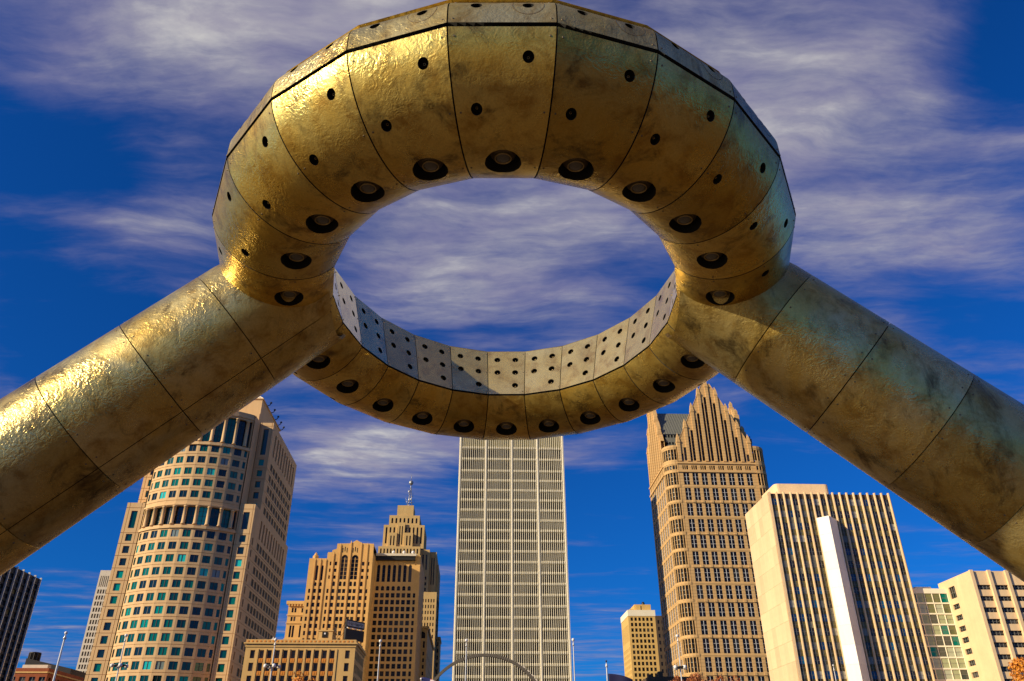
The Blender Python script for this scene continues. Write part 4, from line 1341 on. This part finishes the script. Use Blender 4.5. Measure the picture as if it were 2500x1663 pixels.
F = Face(-130.5, 245, -119.1, 245)
B.grid(wall, F, [(1.2 + 2.7 * k, 2.9 + 2.7 * k) for k in range(4)], [(27.2 - 3.2 * k, 29.0 - 3.2 * k) for k in range(7)], ('glass_dark', 'frame_grey', 2, 2, 0.1, 0), 0.3, z1=31.3, prio=4)
FR = Face(-119.1, 245, -119.1, 268)
B.grid(wall, FR, [(1.2 + 2.7 * k, 2.7 + 2.7 * k) for k in range(8)], [(27.2 - 3.2 * k, 29.0 - 3.2 * k) for k in range(7)], ('glass_dark', 'frame_grey', 1, 2, 0.1, 0), 0.3, z1=31.3, prio=3)
wall_box(wall, -130.5, -119.1, 245, 268, 0, 31.3, 0, 'lbt')
B.part('wall', wall, ['red_brick'])
co = MB(); co.box(-130.7, -118.9, 244.8, 245.02, 30.0, 30.35); co.box(-119.12, -118.85, 244.8, 268, 30.0, 30.35)
B.part('string_course', co, ['tan_limestone'])
pk = MB(); pk.box(-127.6, -120.6, 247, 249, 31.3, 32.4)
B.part('parapet', pk, ['pale_concrete'])
B.finish()
B = Building('dark_roofed_block', 'dark low block with round water tank behind the brick block', (-132, 275))
wall = MB(); wall_box(wall, -139, -124.5, 270, 290, 0, 34.2, 0, 'flrb'); wall.face([(-139, 270, 37.2), (-124.5, 270, 34.2), (-124.5, 290, 34.2), (-139, 290, 37.2)]); wall.face([(-139, 270, 34.2), (-124.5, 270, 34.2), (-139, 270, 37.2)])
B.part('wall', wall, ['charcoal_panel'])
tk = MB(); tk.lathe([(1.65, 0), (1.65, 3.2), (1.75, 3.25), (1.75, 3.5), (0.4, 3.7)], (-139.2, 275, 36.0), 14)
for k in range(10):
    a = 2 * pi * k / 10
    tk.box(-139.2 + 1.7 * cos(a) - 0.1, -139.2 + 1.7 * cos(a) + 0.1, 275 + 1.7 * sin(a) - 0.1, 275 + 1.7 * sin(a) + 0.1, 36, 39.2)
B.part('water_tank', tk, ['frame_bronze'])

# ================================================================== THE FOUNTAIN SCULPTURE
U6 = 6.0                                     # metres per design unit
EL = 1.183                                   # the ring is longer towards the city than across
NP = 24
PH = radians(0.2)
hc = (-0.096, 9.66)                          # ring centre in the camera's heading frame
ctr = (hr.x * hc[0] + hf.x * hc[1], hr.y * hc[0] + hf.y * hc[1])
ring = link('ring_fountain', None, None, (ctr[0], ctr[1], 0.12), -YAW)
tag(ring, 'giant bronze-brown steel ring fountain on two leaning tubular legs', 'sculpture')
ZB = EYE - 0.12                              # design heights count from the eye

A_, B_ = Vector((0.405, 1.0)), Vector((0.664, 1.042))
sag = 0.087
ch_ = B_ - A_; L_ = ch_.length; tt = ch_ / L_; nn = Vector((-tt.y, tt.x))
rho = ((L_ / 2) ** 2 + sag ** 2) / (2 * sag); al = math.asin(L_ / 2 / rho)
Cc = (A_ + B_) / 2 + nn * (rho - sag)


def shell_prof(s):
    a = -al + 2 * al * s
    d = tt * sin(a) - nn * cos(a)
    return Cc + d * rho, d                   # point, outward normal (r,h)


def line_prof(p0, p1):
    p0, p1 = Vector(p0), Vector(p1)
    d = (p1 - p0).normalized()
    n = Vector((d.y, -d.x))
    return lambda s: (p0.lerp(p1, s), n)


def band_prof(s):
    # upright band that rolls inward at its top
    a = s
    p = Vector((0.6655 - 0.030 * max(0, s - 0.35) ** 2 / 0.42, 1.0468 + 0.087 * s))
    n = Vector((1, 0.7 * max(0, s - 0.35))).normalized()
    return p, n


def ringpt(a, r):
    return Vector((r * sin(a), -r * cos(a) * EL))


def panel(k, prof, length, holes, name, mat, gap=0.006, flip=False, thick=0.05, nrow=14, ncol=5):
    """one curved plate of the ring between spokes k-1/2 and k+1/2, with real round holes.
    prof(s) -> (r,h), normal;  length in metres;  holes [(tau, s, radius, depth)]"""
    a0 = (k - 0.5) * 2 * pi / NP + PH; a1 = (k + 0.5) * 2 * pi / NP + PH
    def width(s):
        r = prof(s)[0].x * U6
        return (ringpt(a1, r) - ringpt(a0, r)).length
    def to3(x, y, inset=0.0):
        s = min(max(y / length, 0.0), 1.0)
        (p, n) = prof(s)
        tau = x / width(s) + 0.5
        r, h = p.x * U6, p.y * U6
        q0, q1 = ringpt(a0, r), ringpt(a1, r)
        q = q0.lerp(q1, tau)
        e = (q1 - q0).normalized()
        out = Vector((e.y, -e.x))             # radially outward
        nrm = Vector((out.x * n.x, out.y * n.x, n.y)).normalized()
        P_ = Vector((q.x, q.y, h + ZB))
        return P_ - nrm * inset, nrm
    verts = []; edges = []
    def loop(pts_):
        i0 = len(verts); n_ = len(pts_)
        verts.extend(Vector(p) for p in pts_)
        edges.extend((i0 + i, i0 + (i + 1) % n_) for i in range(n_))
        return list(range(i0, i0 + n_))
    out_ = []
    g = gap
    for j in range(ncol * 2 + 1):
        out_.append(((j / (ncol * 2) - 0.5) * (width(g / length) - 2 * g), g))
    for j in range(1, nrow * 2):
        s = g / length + (1 - 2 * g / length) * j / (nrow * 2)
        out_.append((0.5 * width(s) - g, s * length))
    for j in range(ncol * 2 + 1):
        out_.append(((0.5 - j / (ncol * 2)) * (width(1 - g / length) - 2 * g), length - g))
    for j in range(nrow * 2 - 1, 0, -1):
        s = g / length + (1 - 2 * g / length) * j / (nrow * 2)
        out_.append((-(0.5 * width(s) - g), s * length))
    outer = loop(out_)
    hl = []
    for (tau, s, rad, dep) in holes:
        cx_, cy_ = (tau - 0.5) * width(s), s * length
        n_ = 24 if rad < 0.1 else 36
        hl.append((cx_, cy_, rad, dep, loop([(cx_ + rad * cos(2 * pi * q / n_), cy_ + rad * sin(2 * pi * q / n_)) for q in range(n_)])))
    for i in range(1, nrow):
        for j in range(1, ncol):
            s = i / nrow
            x, y = (j / ncol - 0.5) * width(s), s * length
            if all(hypot(x - c[0], y - c[1]) > c[2] + 0.03 for c in hl):
                verts.append(Vector((x, y)))
    vo, eo, fo, ov, oe, of = delaunay_2d_cdt(verts, edges, [], 1, 1e-5)
    V = []; N = []; Fc = []; mi = []
    for p in vo:
        P_, n = to3(p.x, p.y); V.append(P_); N.append(n)
    def inside(c):
        return any(hypot(c.x - q[0], c.y - q[1]) < q[2] * 0.985 for q in hl)
    half = lambda y: 0.5 * width(min(max(y / length, 0), 1)) - g
    for f in fo:
        c = (vo[f[0]] + vo[f[1]] + vo[f[2]]) / 3
        if inside(c) or abs(c.x) > half(c.y) + 1e-4:
            continue
        Fc.append(tuple(f) if not flip else tuple(reversed(f))); mi.append(0)
    def wallstrip(pts_, dep, matid, inward):
        i0 = len(V); n_ = len(pts_)
        mx, my = sum(p[0] for p in pts_) / n_, sum(p[1] for p in pts_) / n_
        C0 = to3(mx, my)[0]
        for p in pts_:
            P0, nm = to3(p[0], p[1]); P1, _ = to3(p[0], p[1], dep)
            e_ = (P0 - C0); e_ = (e_ - nm * e_.dot(nm)).normalized() * (-1 if inward else 1)
            V.append(P0); V.append(P1); N.append(e_); N.append(e_)
        for q in range(n_):
            r = (q + 1) % n_
            f = (i0 + 2 * q, i0 + 2 * r, i0 + 2 * r + 1, i0 + 2 * q + 1)
            Fc.append(f if inward else tuple(reversed(f))); mi.append(matid)
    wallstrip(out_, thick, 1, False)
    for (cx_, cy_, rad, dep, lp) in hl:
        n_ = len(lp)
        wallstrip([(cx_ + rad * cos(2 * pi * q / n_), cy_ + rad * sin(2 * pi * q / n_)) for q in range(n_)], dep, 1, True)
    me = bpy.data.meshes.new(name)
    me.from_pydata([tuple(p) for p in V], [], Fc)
    me.materials.append(MATS[mat]); me.materials.append(MATS['black_void'])  # hole walls and plate edges coloured black, putting recess shade into the colour
    me.polygons.foreach_set('material_index', mi)
    me.polygons.foreach_set('use_smooth', [True] * len(mi))
    me.update()
    me.normals_split_custom_set_from_vertices([tuple(n) for n in N])
    o = link(name, me, ring)
    return o, to3, width


def basis(n):
    z_ = n.normalized(); x_ = z_.orthogonal().normalized(); y_ = z_.cross(x_)
    return Matrix((x_, y_, z_)).transposed()


def place(name, me, p, n, parent=None):
    o = link(name, me, parent or ring)
    o.matrix_basis = Matrix.Translation(p) @ basis(n).to_4x4()
    return o


# shared fittings: z axis points out of the plate
jm = MB()
jm.lathe([(0.053, -0.070), (0.053, -0.066)], seg=16, mat=0)
jm.lathe([(0.013, -0.066), (0.013, -0.035), (0.010, -0.035), (0.010, -0.05)], seg=10, mat=1, cap=False)
JET = jm.mesh('water_jet', M('black_void', 'lamp_brass'))
sm_ = MB()
sm_.lathe([(0.21, -0.300), (0.21, -0.292)], seg=30, mat=0)
LD = -0.055
sm_.lathe([(0.140, -0.29), (0.140, LD - 0.070), (0.132, LD - 0.052), (0.118, LD - 0.045), (0.112, LD - 0.030), (0.096, LD - 0.024), (0.092, LD - 0.016)], seg=30, mat=1, cap=False)
sm_.lathe([(0.092, LD - 0.016), (0.090, LD), (0.080, LD + 0.003), (0.076, LD - 0.010)], seg=30, mat=2, cap=False)
sm_.lathe([(0.076, LD - 0.014), (0.064, LD), (0.040, LD + 0.010), (0.012, LD + 0.014), (0.001, LD + 0.014)], seg=30, mat=3, cap=False)
LAMP = sm_.mesh('spotlight', M('black_void', 'lamp_iron', 'lamp_brass', 'lamp_lens'))
SL = rho * 2 * al * U6
riv = MB()
bolt_spots = []
for k in range(NP):
    jit = lambda: random.uniform(-0.004, 0.004)
    holes = [(0.5, 0.34, 0.19, 0.30), (0.745, 0.855, 0.056, 0.07), (0.23, 0.635, 0.056, 0.07)]
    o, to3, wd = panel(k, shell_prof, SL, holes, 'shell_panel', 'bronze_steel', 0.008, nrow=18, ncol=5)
    for i, (tau, s, rad, dep) in enumerate(holes):
        p, n = to3((tau - 0.5) * wd(s), s * SL)
        if i == 0:
            # lamps hang plumb, so they sit turned inside their round openings
            place('spotlight', LAMP, p, (n * 0.35 + Vector((0, 0, -0.65))).normalized())
        else:
            place('water_jet', JET, p, n)
    for (tau, s) in ((0.06, 0.95), (0.94, 0.95), (0.06, 0.30), (0.94, 0.30), (0.06, 0.62), (0.94, 0.62)):
        bolt_spots.append(to3((tau - 0.5) * wd(s), s * SL))
    BLn = 0.088 * U6 * 1.02
    bh = [(0.26, 0.52, 0.056, 0.07), (0.74, 0.52, 0.056, 0.07)]
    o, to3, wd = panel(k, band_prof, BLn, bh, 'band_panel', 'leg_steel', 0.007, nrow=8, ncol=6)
    for i, (tau, s, rad, dep) in enumerate(bh):
        p, n = to3((tau - 0.5) * wd(s), s * BLn)
        place('water_jet', JET, p, n)
        if i == 1:
            pr_ = MB()
            cx_, cy_ = (tau - 0.5) * wd(s), s * BLn
            cir = lambda R0, q: tuple(to3(cx_ + R0 * cos(2 * pi * q / 32), cy_ + R0 * sin(2 * pi * q / 32), -0.003)[0])
            for q in range(32):
                pr_.face([cir(0.150, q), cir(0.157, q), cir(0.157, q + 1), cir(0.150, q + 1)])
            link('access_plate_ring', pr_.mesh('access_plate_ring', M('lamp_iron')), ring)
    for (tau, s) in ((0.05, 0.12), (0.95, 0.12), (0.05, 0.8), (0.95, 0.8)):
        bolt_spots.append(to3((tau - 0.5) * wd(s), s * BLn))
    ip = line_prof((0.447, 1.172), (0.406, 1.004))
    iL = Vector((0.041, 0.168)).length * U6
    # (seen from the hole: two columns of jets, the lower one on one side missing)
    ih = [(0.26, 0.20, 0.056, 0.07), (0.74, 0.20, 0.056, 0.07), (0.26, 0.50, 0.056, 0.07), (0.74, 0.50, 0.056, 0.07), (0.26, 0.80, 0.056, 0.07)]
    o, to3, wd = panel(k, lambda s: (ip(s)[0], -ip(s)[1] if ip(s)[1].x > 0 else ip(s)[1]), iL, ih, 'inner_panel', 'plate_steel', 0.006, nrow=6, ncol=5)
    for (tau, s, rad, dep) in ih:
        p, n = to3((tau - 0.5) * wd(s), s * iL)
        place('water_jet', JET, p, n)
    for (tau, s) in ((0.05, 0.06), (0.95, 0.06), (0.05, 0.94), (0.95, 0.94), (0.05, 0.5), (0.95, 0.5)):
        bolt_spots.append(to3((tau - 0.5) * wd(s), s * iL))
for (p, n) in bolt_spots:
    bs = basis(n)
    i0 = len(riv.v)
    for (r, z_) in ((0.012, -0.002), (0.010, 0.005)):
        for q in range(6):
            riv.v.append(tuple(p + bs @ Vector((r * cos(q * pi / 3), r * sin(q * pi / 3), z_))))
    for q in range(6):
        riv.f.append((i0 + q, i0 + (q + 1) % 6, i0 + 6 + (q + 1) % 6, i0 + 6 + q)); riv.m.append(0); riv.sm.append(True)
    riv.f.append(tuple(i0 + 6 + q for q in range(6))); riv.m.append(0); riv.sm.append(False)
tag(link('rivets', riv.mesh('rivets', M('lamp_iron')), ring), kind='stuff')
# dark core seen through the joints, and the roof of the ring
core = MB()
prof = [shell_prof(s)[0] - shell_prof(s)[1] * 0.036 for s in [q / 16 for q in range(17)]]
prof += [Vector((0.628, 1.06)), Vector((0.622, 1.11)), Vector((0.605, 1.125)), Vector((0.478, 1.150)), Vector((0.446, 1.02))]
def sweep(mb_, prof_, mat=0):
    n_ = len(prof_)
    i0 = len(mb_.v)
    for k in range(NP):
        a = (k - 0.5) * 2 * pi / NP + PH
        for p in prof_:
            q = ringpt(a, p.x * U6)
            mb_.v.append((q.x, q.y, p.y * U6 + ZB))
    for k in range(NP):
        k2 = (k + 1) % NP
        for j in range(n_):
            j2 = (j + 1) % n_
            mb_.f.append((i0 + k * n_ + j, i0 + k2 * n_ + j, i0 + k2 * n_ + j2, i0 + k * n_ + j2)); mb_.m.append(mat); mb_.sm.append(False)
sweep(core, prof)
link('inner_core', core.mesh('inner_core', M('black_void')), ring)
top = MB()
sweep(top, [Vector((0.646, 1.1345)), Vector((0.640, 1.140)), Vector((0.452, 1.1765)), Vector((0.449, 1.171)), Vector((0.60, 1.128))])
link('top_plate', top.mesh('top_plate', M('leg_steel')), ring)

# ---- legs -------------------------------------------------------------------------
LR = 0.1545 * U6
for sg in (-1, 1):
    leg = link('leg', None, ring)
    a_top = Vector((sg * (0.566 - (0.016 if sg < 0 else -0.016) * 0), 0.0, 1.0 * U6 + ZB)); a_top.x *= U6
    dirv = Vector((sg * 0.756, 0.0, -0.654)).normalized()
    up_ = Vector((sg * 0.654, 0, 0.756)).normalized()
    side = Vector((0, 1, 0))
    t_end = (a_top.z + 0.6) / 0.654
    joints = [0.55 + 1.18 * k for k in range(12)]
    joints = [t_ for t_ in joints if t_ < t_end - 0.4] + [t_end]
    spans = [(None, joints[0])] + list(zip(joints, joints[1:]))
    NS = 64
    for (t0, t1) in spans:
        V = []; Nn = []; Fc = []
        rows = 3
        g = 0.007
        seam = radians(205 if sg < 0 else 155)
        for q in range(NS + 1):
            a = seam + 0.006 + (2 * pi - 0.012) * q / NS
            d = up_ * cos(a) + side * sin(a)
            base_ = a_top + d * LR
            if t0 is None:
                # the upper end is cut where it runs into the ring
                xlim = 0.401 * U6; zlim = 1.055 * U6 + ZB
                tx = (xlim - abs(base_.x)) / 0.756
                tz = (base_.z - zlim) / 0.654
                s0 = max(tx, tz)
            else:
                s0 = t0 + g
            for j in range(rows + 1):
                tv = s0 + (t1 - g - s0) * j / rows
                V.append(base_ + dirv * tv); Nn.append(d)
            V.append(base_ + dirv * (t1 - g) - d * 0.05); Nn.append(d)
            V.append(base_ + dirv * s0 - d * 0.05); Nn.append(d)
        st = rows + 3
        for q in range(NS):
            for j in range(st - 2):
                f = (q * st + j, (q + 1) * st + j, (q + 1) * st + j + 1, q * st + j + 1)
                Fc.append(f if sg < 0 else f[::-1])
            f = (q * st + st - 1, (q + 1) * st + st - 1, (q + 1) * st, q * st)
            Fc.append(f if sg < 0 else f[::-1])
        me = bpy.data.meshes.new('leg_panel')
        me.from_pydata([tuple(p) for p in V], [], Fc)
        me.materials.append(MATS['leg_steel'])
        me.polygons.foreach_set('use_smooth', [True] * len(Fc))
        me.update()
        me.normals_split_custom_set_from_vertices([tuple(n) for n in Nn])
        lp = link('leg_panel', me, leg)
        if t0 is not None:
            rv = MB()
            for q in range(16):
                a = 2 * pi * (q + 0.5) / 16
                d = up_ * cos(a) + side * sin(a)
                for tv in (t0 + 0.07, t1 - 0.07):
                    p = a_top + d * LR + dirv * tv
                    bs = basis(d); i0 = len(rv.v)
                    for (r, z_) in ((0.012, -0.002), (0.010, 0.005)):
                        for w_ in range(6):
                            rv.v.append(tuple(p + bs @ Vector((r * cos(w_ * pi / 3), r * sin(w_ * pi / 3), z_))))
                    for w_ in range(6):
                        rv.f.append((i0 + w_, i0 + (w_ + 1) % 6, i0 + 6 + (w_ + 1) % 6, i0 + 6 + w_)); rv.m.append(0); rv.sm.append(True)
                    rv.f.append(tuple(i0 + 6 + w_ for w_ in range(6))); rv.m.append(0); rv.sm.append(False)
            tag(link('rivets', rv.mesh('rivets', M('lamp_iron')), leg), kind='stuff')
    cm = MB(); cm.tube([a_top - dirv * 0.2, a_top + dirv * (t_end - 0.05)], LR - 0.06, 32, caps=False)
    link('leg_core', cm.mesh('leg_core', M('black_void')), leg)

# ================================================================== PLAZA THINGS
plain('arch_steel', (0.20, 0.16, 0.10), 0.45, 0.5, 0.2)
# steel arch sculpture
arch = link('steel_arch', None, None, (1.6, 100, 0.12)); tag(arch, 'slender steel arch sculpture rising at bottom centre', 'sculpture')
Ra, za = 7.5, 15.3 - 7.5
for sgn in (-1, 1):
    mbx = MB()
    pts_ = [(0 + sgn * Ra * sin(radians(a)), 0, za - 0.12 + Ra * cos(radians(a))) for a in range(0, 91, 5)]
    pts_ += [(sgn * Ra, 0, za * 0.5), (sgn * (Ra + 0.1), 0, -0.1)]
    for i in range(len(pts_) - 1):
        a, b_ = Vector(pts_[i]), Vector(pts_[i + 1])
        d = (b_ - a).normalized(); n = Vector((d.z, 0, -d.x)); s_ = Vector((0, 1, 0))
        e = 0.0
        c8 = []
        for P_ in (a, b_ + d * 0.01):
            for (x_, y_) in ((-0.16, -0.2), (0.16, -0.2), (0.16, 0.2), (-0.16, 0.2)):
                c8.append(tuple(P_ + n * x_ + s_ * y_))
        i0 = len(mbx.v); mbx.v.extend(c8)
        for f in ((0, 1, 5, 4), (1, 2, 6, 5), (2, 3, 7, 6), (3, 0, 4, 7)):
            mbx.f.append(tuple(i0 + q for q in f)); mbx.m.append(0); mbx.sm.append(False)
    link('arch_limb', mbx.mesh('arch_limb', M('arch_steel')), arch)
tm = MB(); tm.box(-0.15, 0.15, -0.18, 0.18, 0, 0.2)
tme = tm.mesh('gear_tooth', M('pale_concrete'))
for a in range(32, 90, 5):
    o = link('gear_tooth', tme, arch)
    o.location = (Ra * 1.015 * sin(radians(a)), 0, za - 0.12 + Ra * 1.015 * cos(radians(a)))
    o.rotation_euler = (0, radians(a), 0)

# poles
def pole(x, y, h, label, lamps=None, ballr=0.15, rad=0.066, red=False):
    o = link('lamp_pole' if lamps else 'flagpole', None, None, (x, y, 0.12))
    tag(o, label, 'lamp post' if lamps else 'flagpole', 'tall steel poles on the plaza')
    sh = MB(); sh.lathe([(rad * 2.2, 0), (rad * 2.2, 0.25), (rad * 1.5, 0.3), (rad * 1.35, 1.0), (rad * 0.7, h - 0.3), (rad * 0.7, h - 0.12)], seg=12)
    sh.lathe([(rad * 1.3, h - 0.5), (rad * 1.3, h - 0.3)], seg=10)
    link('shaft', sh.mesh('shaft', M('pole_metal')), o)
    bl_ = MB(); bl_.lathe([(0.02, h - 0.15)] + [(ballr * cos(radians(a)), h + ballr * 0.4 + ballr * sin(radians(a))) for a in range(-75, 90, 25)], seg=12)
    link('ball', bl_.mesh('ball', M('dark_metal' if red else 'white_metal')), o)
    if lamps:
        lr = MB()
        n_ = 24
        lr.tube([(0.62 * cos(2 * pi * q / n_), 0.62 * sin(2 * pi * q / n_), lamps) for q in range(n_ + 1)], 0.07, 6)
        for q in range(4):
            a = q * pi / 2 + 0.5
            lr.tube([(0, 0, lamps), (0.62 * cos(a), 0.62 * sin(a), lamps)], 0.05, 5)
        link('lamp_ring', lr.mesh('lamp_ring', M('dark_metal')), o)
        hd = MB(); hd.lathe([(0.05, -0.16), (0.19, -0.1), (0.17, 0.12), (0.06, 0.18)], seg=10)
        hm = hd.mesh('lamp_head', M('white_metal'))
        for q in range(4):
            a = q * pi / 2 + 0.5
            link('lamp_head', hm, o, (0.62 * cos(a), 0.62 * sin(a), lamps - 0.02))
    return o
pole(-38.2, 80, 14.2, 'steel pole with ball top left of the pink tower', rad=0.11)
pole(-32.6, 80, 14.0, 'lamp pole with ring of heads before the bowed pink tower', 11.4)
pole(-18.6, 80, 13.7, 'lamp pole with ring of heads before the low tan office', 11.4)
pole(-8.7, 80, 13.6, 'bare ball-top pole before the recessed wing of the gold tower')
p5 = pole(-4.65, 80, 10.3, 'short flagpole with striped flag left of the steel arch', ballr=0.1, rad=0.06)
pole(-0.5, 80, 13.7, 'ball-top pole rising before the left bay of the cream slit tower', rad=0.07)
pole(9.8, 80, 13.8, 'ball-top pole along the right edge of the cream slit tower')
p8 = pole(12.9, 80, 11.9, 'white pole with dark tip in the blue gap right of centre', ballr=0.09, rad=0.085, red=True)
pole(20.0, 80, 14.2, 'lamp pole with ring of heads before the gothic skyscraper', 11.4)
pole(34.95, 80, 11.6, 'thin ball-top pole before the finned slab building', ballr=0.08, rad=0.055)

def flag(name, x, y, ztop, wdt, hgt, label, mat, droop):
    V = []; Fc = []
    nx_, nz_ = 14, 8
    for i in range(nx_ + 1):
        for j in range(nz_ + 1):
            u, v = i / nx_, j / nz_
            V.append((u * wdt * 0.9, 0.12 * sin(u * 7 + v * 1.5) * u, -v * hgt - droop * u * u))
    for i in range(nx_):
        for j in range(nz_):
            a = i * (nz_ + 1) + j
            Fc.append((a, a + 1, a + nz_ + 2, a + nz_ + 1))
    me = bpy.data.meshes.new(name); me.from_pydata(V, [], Fc); me.materials.append(mat)
    me.polygons.foreach_set('use_smooth', [True] * len(Fc)); me.update()
    o = link(name, me, None, (x, y, ztop))
    md = o.modifiers.new('thickness', 'SOLIDIFY'); md.thickness = 0.01
    tag(o, label, 'flag')
plain('navy_cloth', (0.012, 0.012, 0.06), 0.8)
m_, t_, b_ = principled('striped_cloth')
tcn = t_.new('ShaderNodeTexCoord')
sx = t_.new('ShaderNodeSeparateXYZ'); t_.l.new(tcn.outputs['Object'], sx.inputs[0])
fr2 = t_.math('FRACT', t_.math('DIVIDE', sx.outputs[2], 0.22))
strp = t_.mix(t_.math('LESS_THAN', fr2, 0.5), (0.75, 0.7, 0.66, 1), (0.5, 0.03, 0.03, 1))
cant = t_.math('MULTIPLY', t_.math('LESS_THAN', sx.outputs[0], 0.75), t_.math('GREATER_THAN', sx.outputs[2], -0.75))
t_.put(b_.inputs['Base Color'], t_.mix(cant, strp, (0.02, 0.025, 0.12, 1)))
b_.inputs['Roughness'].default_value = 0.8
flag('flag', -4.55, 80, 10.6, 2.2, 1.4, 'red and white striped flag on the short pole', m_, 0.9)
flag('flag', 13.0, 80, 10.95, 2.6, 1.7, 'dark blue flag on the dark-tipped white pole', MATS['navy_cloth'], 0.5)

# ---- trees -----------------------------------------------------------------------------
def leaf_mat(name, c1, c2, c3):
    m_, t_, b_ = principled(name)
    ge = t_.new('ShaderNodeNewGeometry')
    t_.put(b_.inputs['Base Color'], t_.ramp(ge.outputs['Random Per Island'], [(0, c1), (0.5, c2), (1, c3)]))
    b_.inputs['Roughness'].default_value = 0.6
    b_.inputs['Subsurface Weight'].default_value = 0.0
    MATS[name] = m_
leaf_mat('orange_leaf', (0.55, 0.17, 0.012), (0.72, 0.30, 0.02), (0.42, 0.10, 0.008))
leaf_mat('russet_leaf', (0.30, 0.075, 0.02), (0.42, 0.14, 0.03), (0.20, 0.05, 0.015))
plain('bark', (0.09, 0.065, 0.045), 0.9, 0, 0.3, 4)
def tree(x, y, zc_, rx, rz_, label, leaf, n, size, seed):
    rnd = random.Random(seed)
    o = link('autumn_tree', None, None, (x, y, 0.12)); tag(o, label, 'tree', 'autumn trees along the plaza')
    tr = MB()
    tr.tube([(0, 0, 0), (0.05, 0.02, zc_ * 0.3), (0, 0.08, zc_ * 0.7), (0.1, 0, zc_ + rz_ * 0.3)], [0.26, 0.2, 0.15, 0.05], 10)
    tips = []
    for k in range(16):
        a = rnd.uniform(0, 2 * pi); el = rnd.uniform(-0.1, 1.2)
        s_ = Vector((0, 0, zc_ * rnd.uniform(0.55, 1.0)))
        e = Vector((rx * 0.75 * cos(a) * cos(el), rx * 0.75 * sin(a) * cos(el), zc_ + rz_ * 0.75 * sin(el)))
        mid = s_.lerp(e, 0.5) + Vector((0, 0, 0.3))
        tr.tube([s_, mid, e], [0.09, 0.05, 0.015], 6)
        tips.append(e)
    link('trunk', tr.mesh('trunk', M('bark')), o)
    V = []; Fc = []
    clumps = []
    for k in range(80):
        a = rnd.uniform(0, 2 * pi); w_ = rnd.uniform(-0.7, 1); rr_ = rnd.uniform(0.45, 1.0) ** 0.5
        q = sqrt(max(0, 1 - w_ * w_))
        clumps.append((Vector((rx * rr_ * q * cos(a), rx * rr_ * q * sin(a), zc_ + rz_ * rr_ * w_)), rnd.uniform(0.10, 0.24) * rx))
    for k in range(n):
        c, r = rnd.choice(clumps)
        d = Vector((rnd.gauss(0, 1), rnd.gauss(0, 1), rnd.gauss(0, 1))).normalized() * r * rnd.uniform(0.3, 1.0) ** 0.4
        p = c + d
        nrm = (d.normalized() + Vector((rnd.gauss(0, 0.6), rnd.gauss(0, 0.6), rnd.gauss(0, 0.6)))).normalized()
        x_ = nrm.orthogonal().normalized(); y_ = nrm.cross(x_)
        a = rnd.uniform(0, 2 * pi); u_ = x_ * cos(a) + y_ * sin(a); v_ = nrm.cross(u_)
        s_ = size * rnd.uniform(0.7, 1.3)
        i0 = len(V)
        V += [tuple(p - u_ * s_ * 0.5), tuple(p + v_ * s_ * 0.32), tuple(p + u_ * s_ * 0.6 + nrm * s_ * 0.1), tuple(p - v_ * s_ * 0.32)]
        Fc.append((i0, i0 + 1, i0 + 2, i0 + 3))
    me = bpy.data.meshes.new('crown'); me.from_pydata(V, [], Fc); me.materials.append(MATS[leaf]); me.update()
    link('crown', me, o)
tree(58.8, 80, 7.3, 8.0, 6.5, 'orange autumn tree filling the lower right corner', 'orange_leaf', 26000, 0.26, 1)
tree(-15.4, 80, 7.4, 2.7, 3.2, 'small orange tree top before the low tan office', 'orange_leaf', 7000, 0.2, 2)
tree(31.0, 120, 10.4, 4.2, 4.9, 'russet tree below the gothic skyscraper, nearer the lamp pole', 'russet_leaf', 9000, 0.26, 3)
tree(36.5, 121, 10.2, 4.4, 4.9, 'russet tree below the gothic skyscraper, nearer the finned slab', 'russet_leaf', 9000, 0.26, 4)
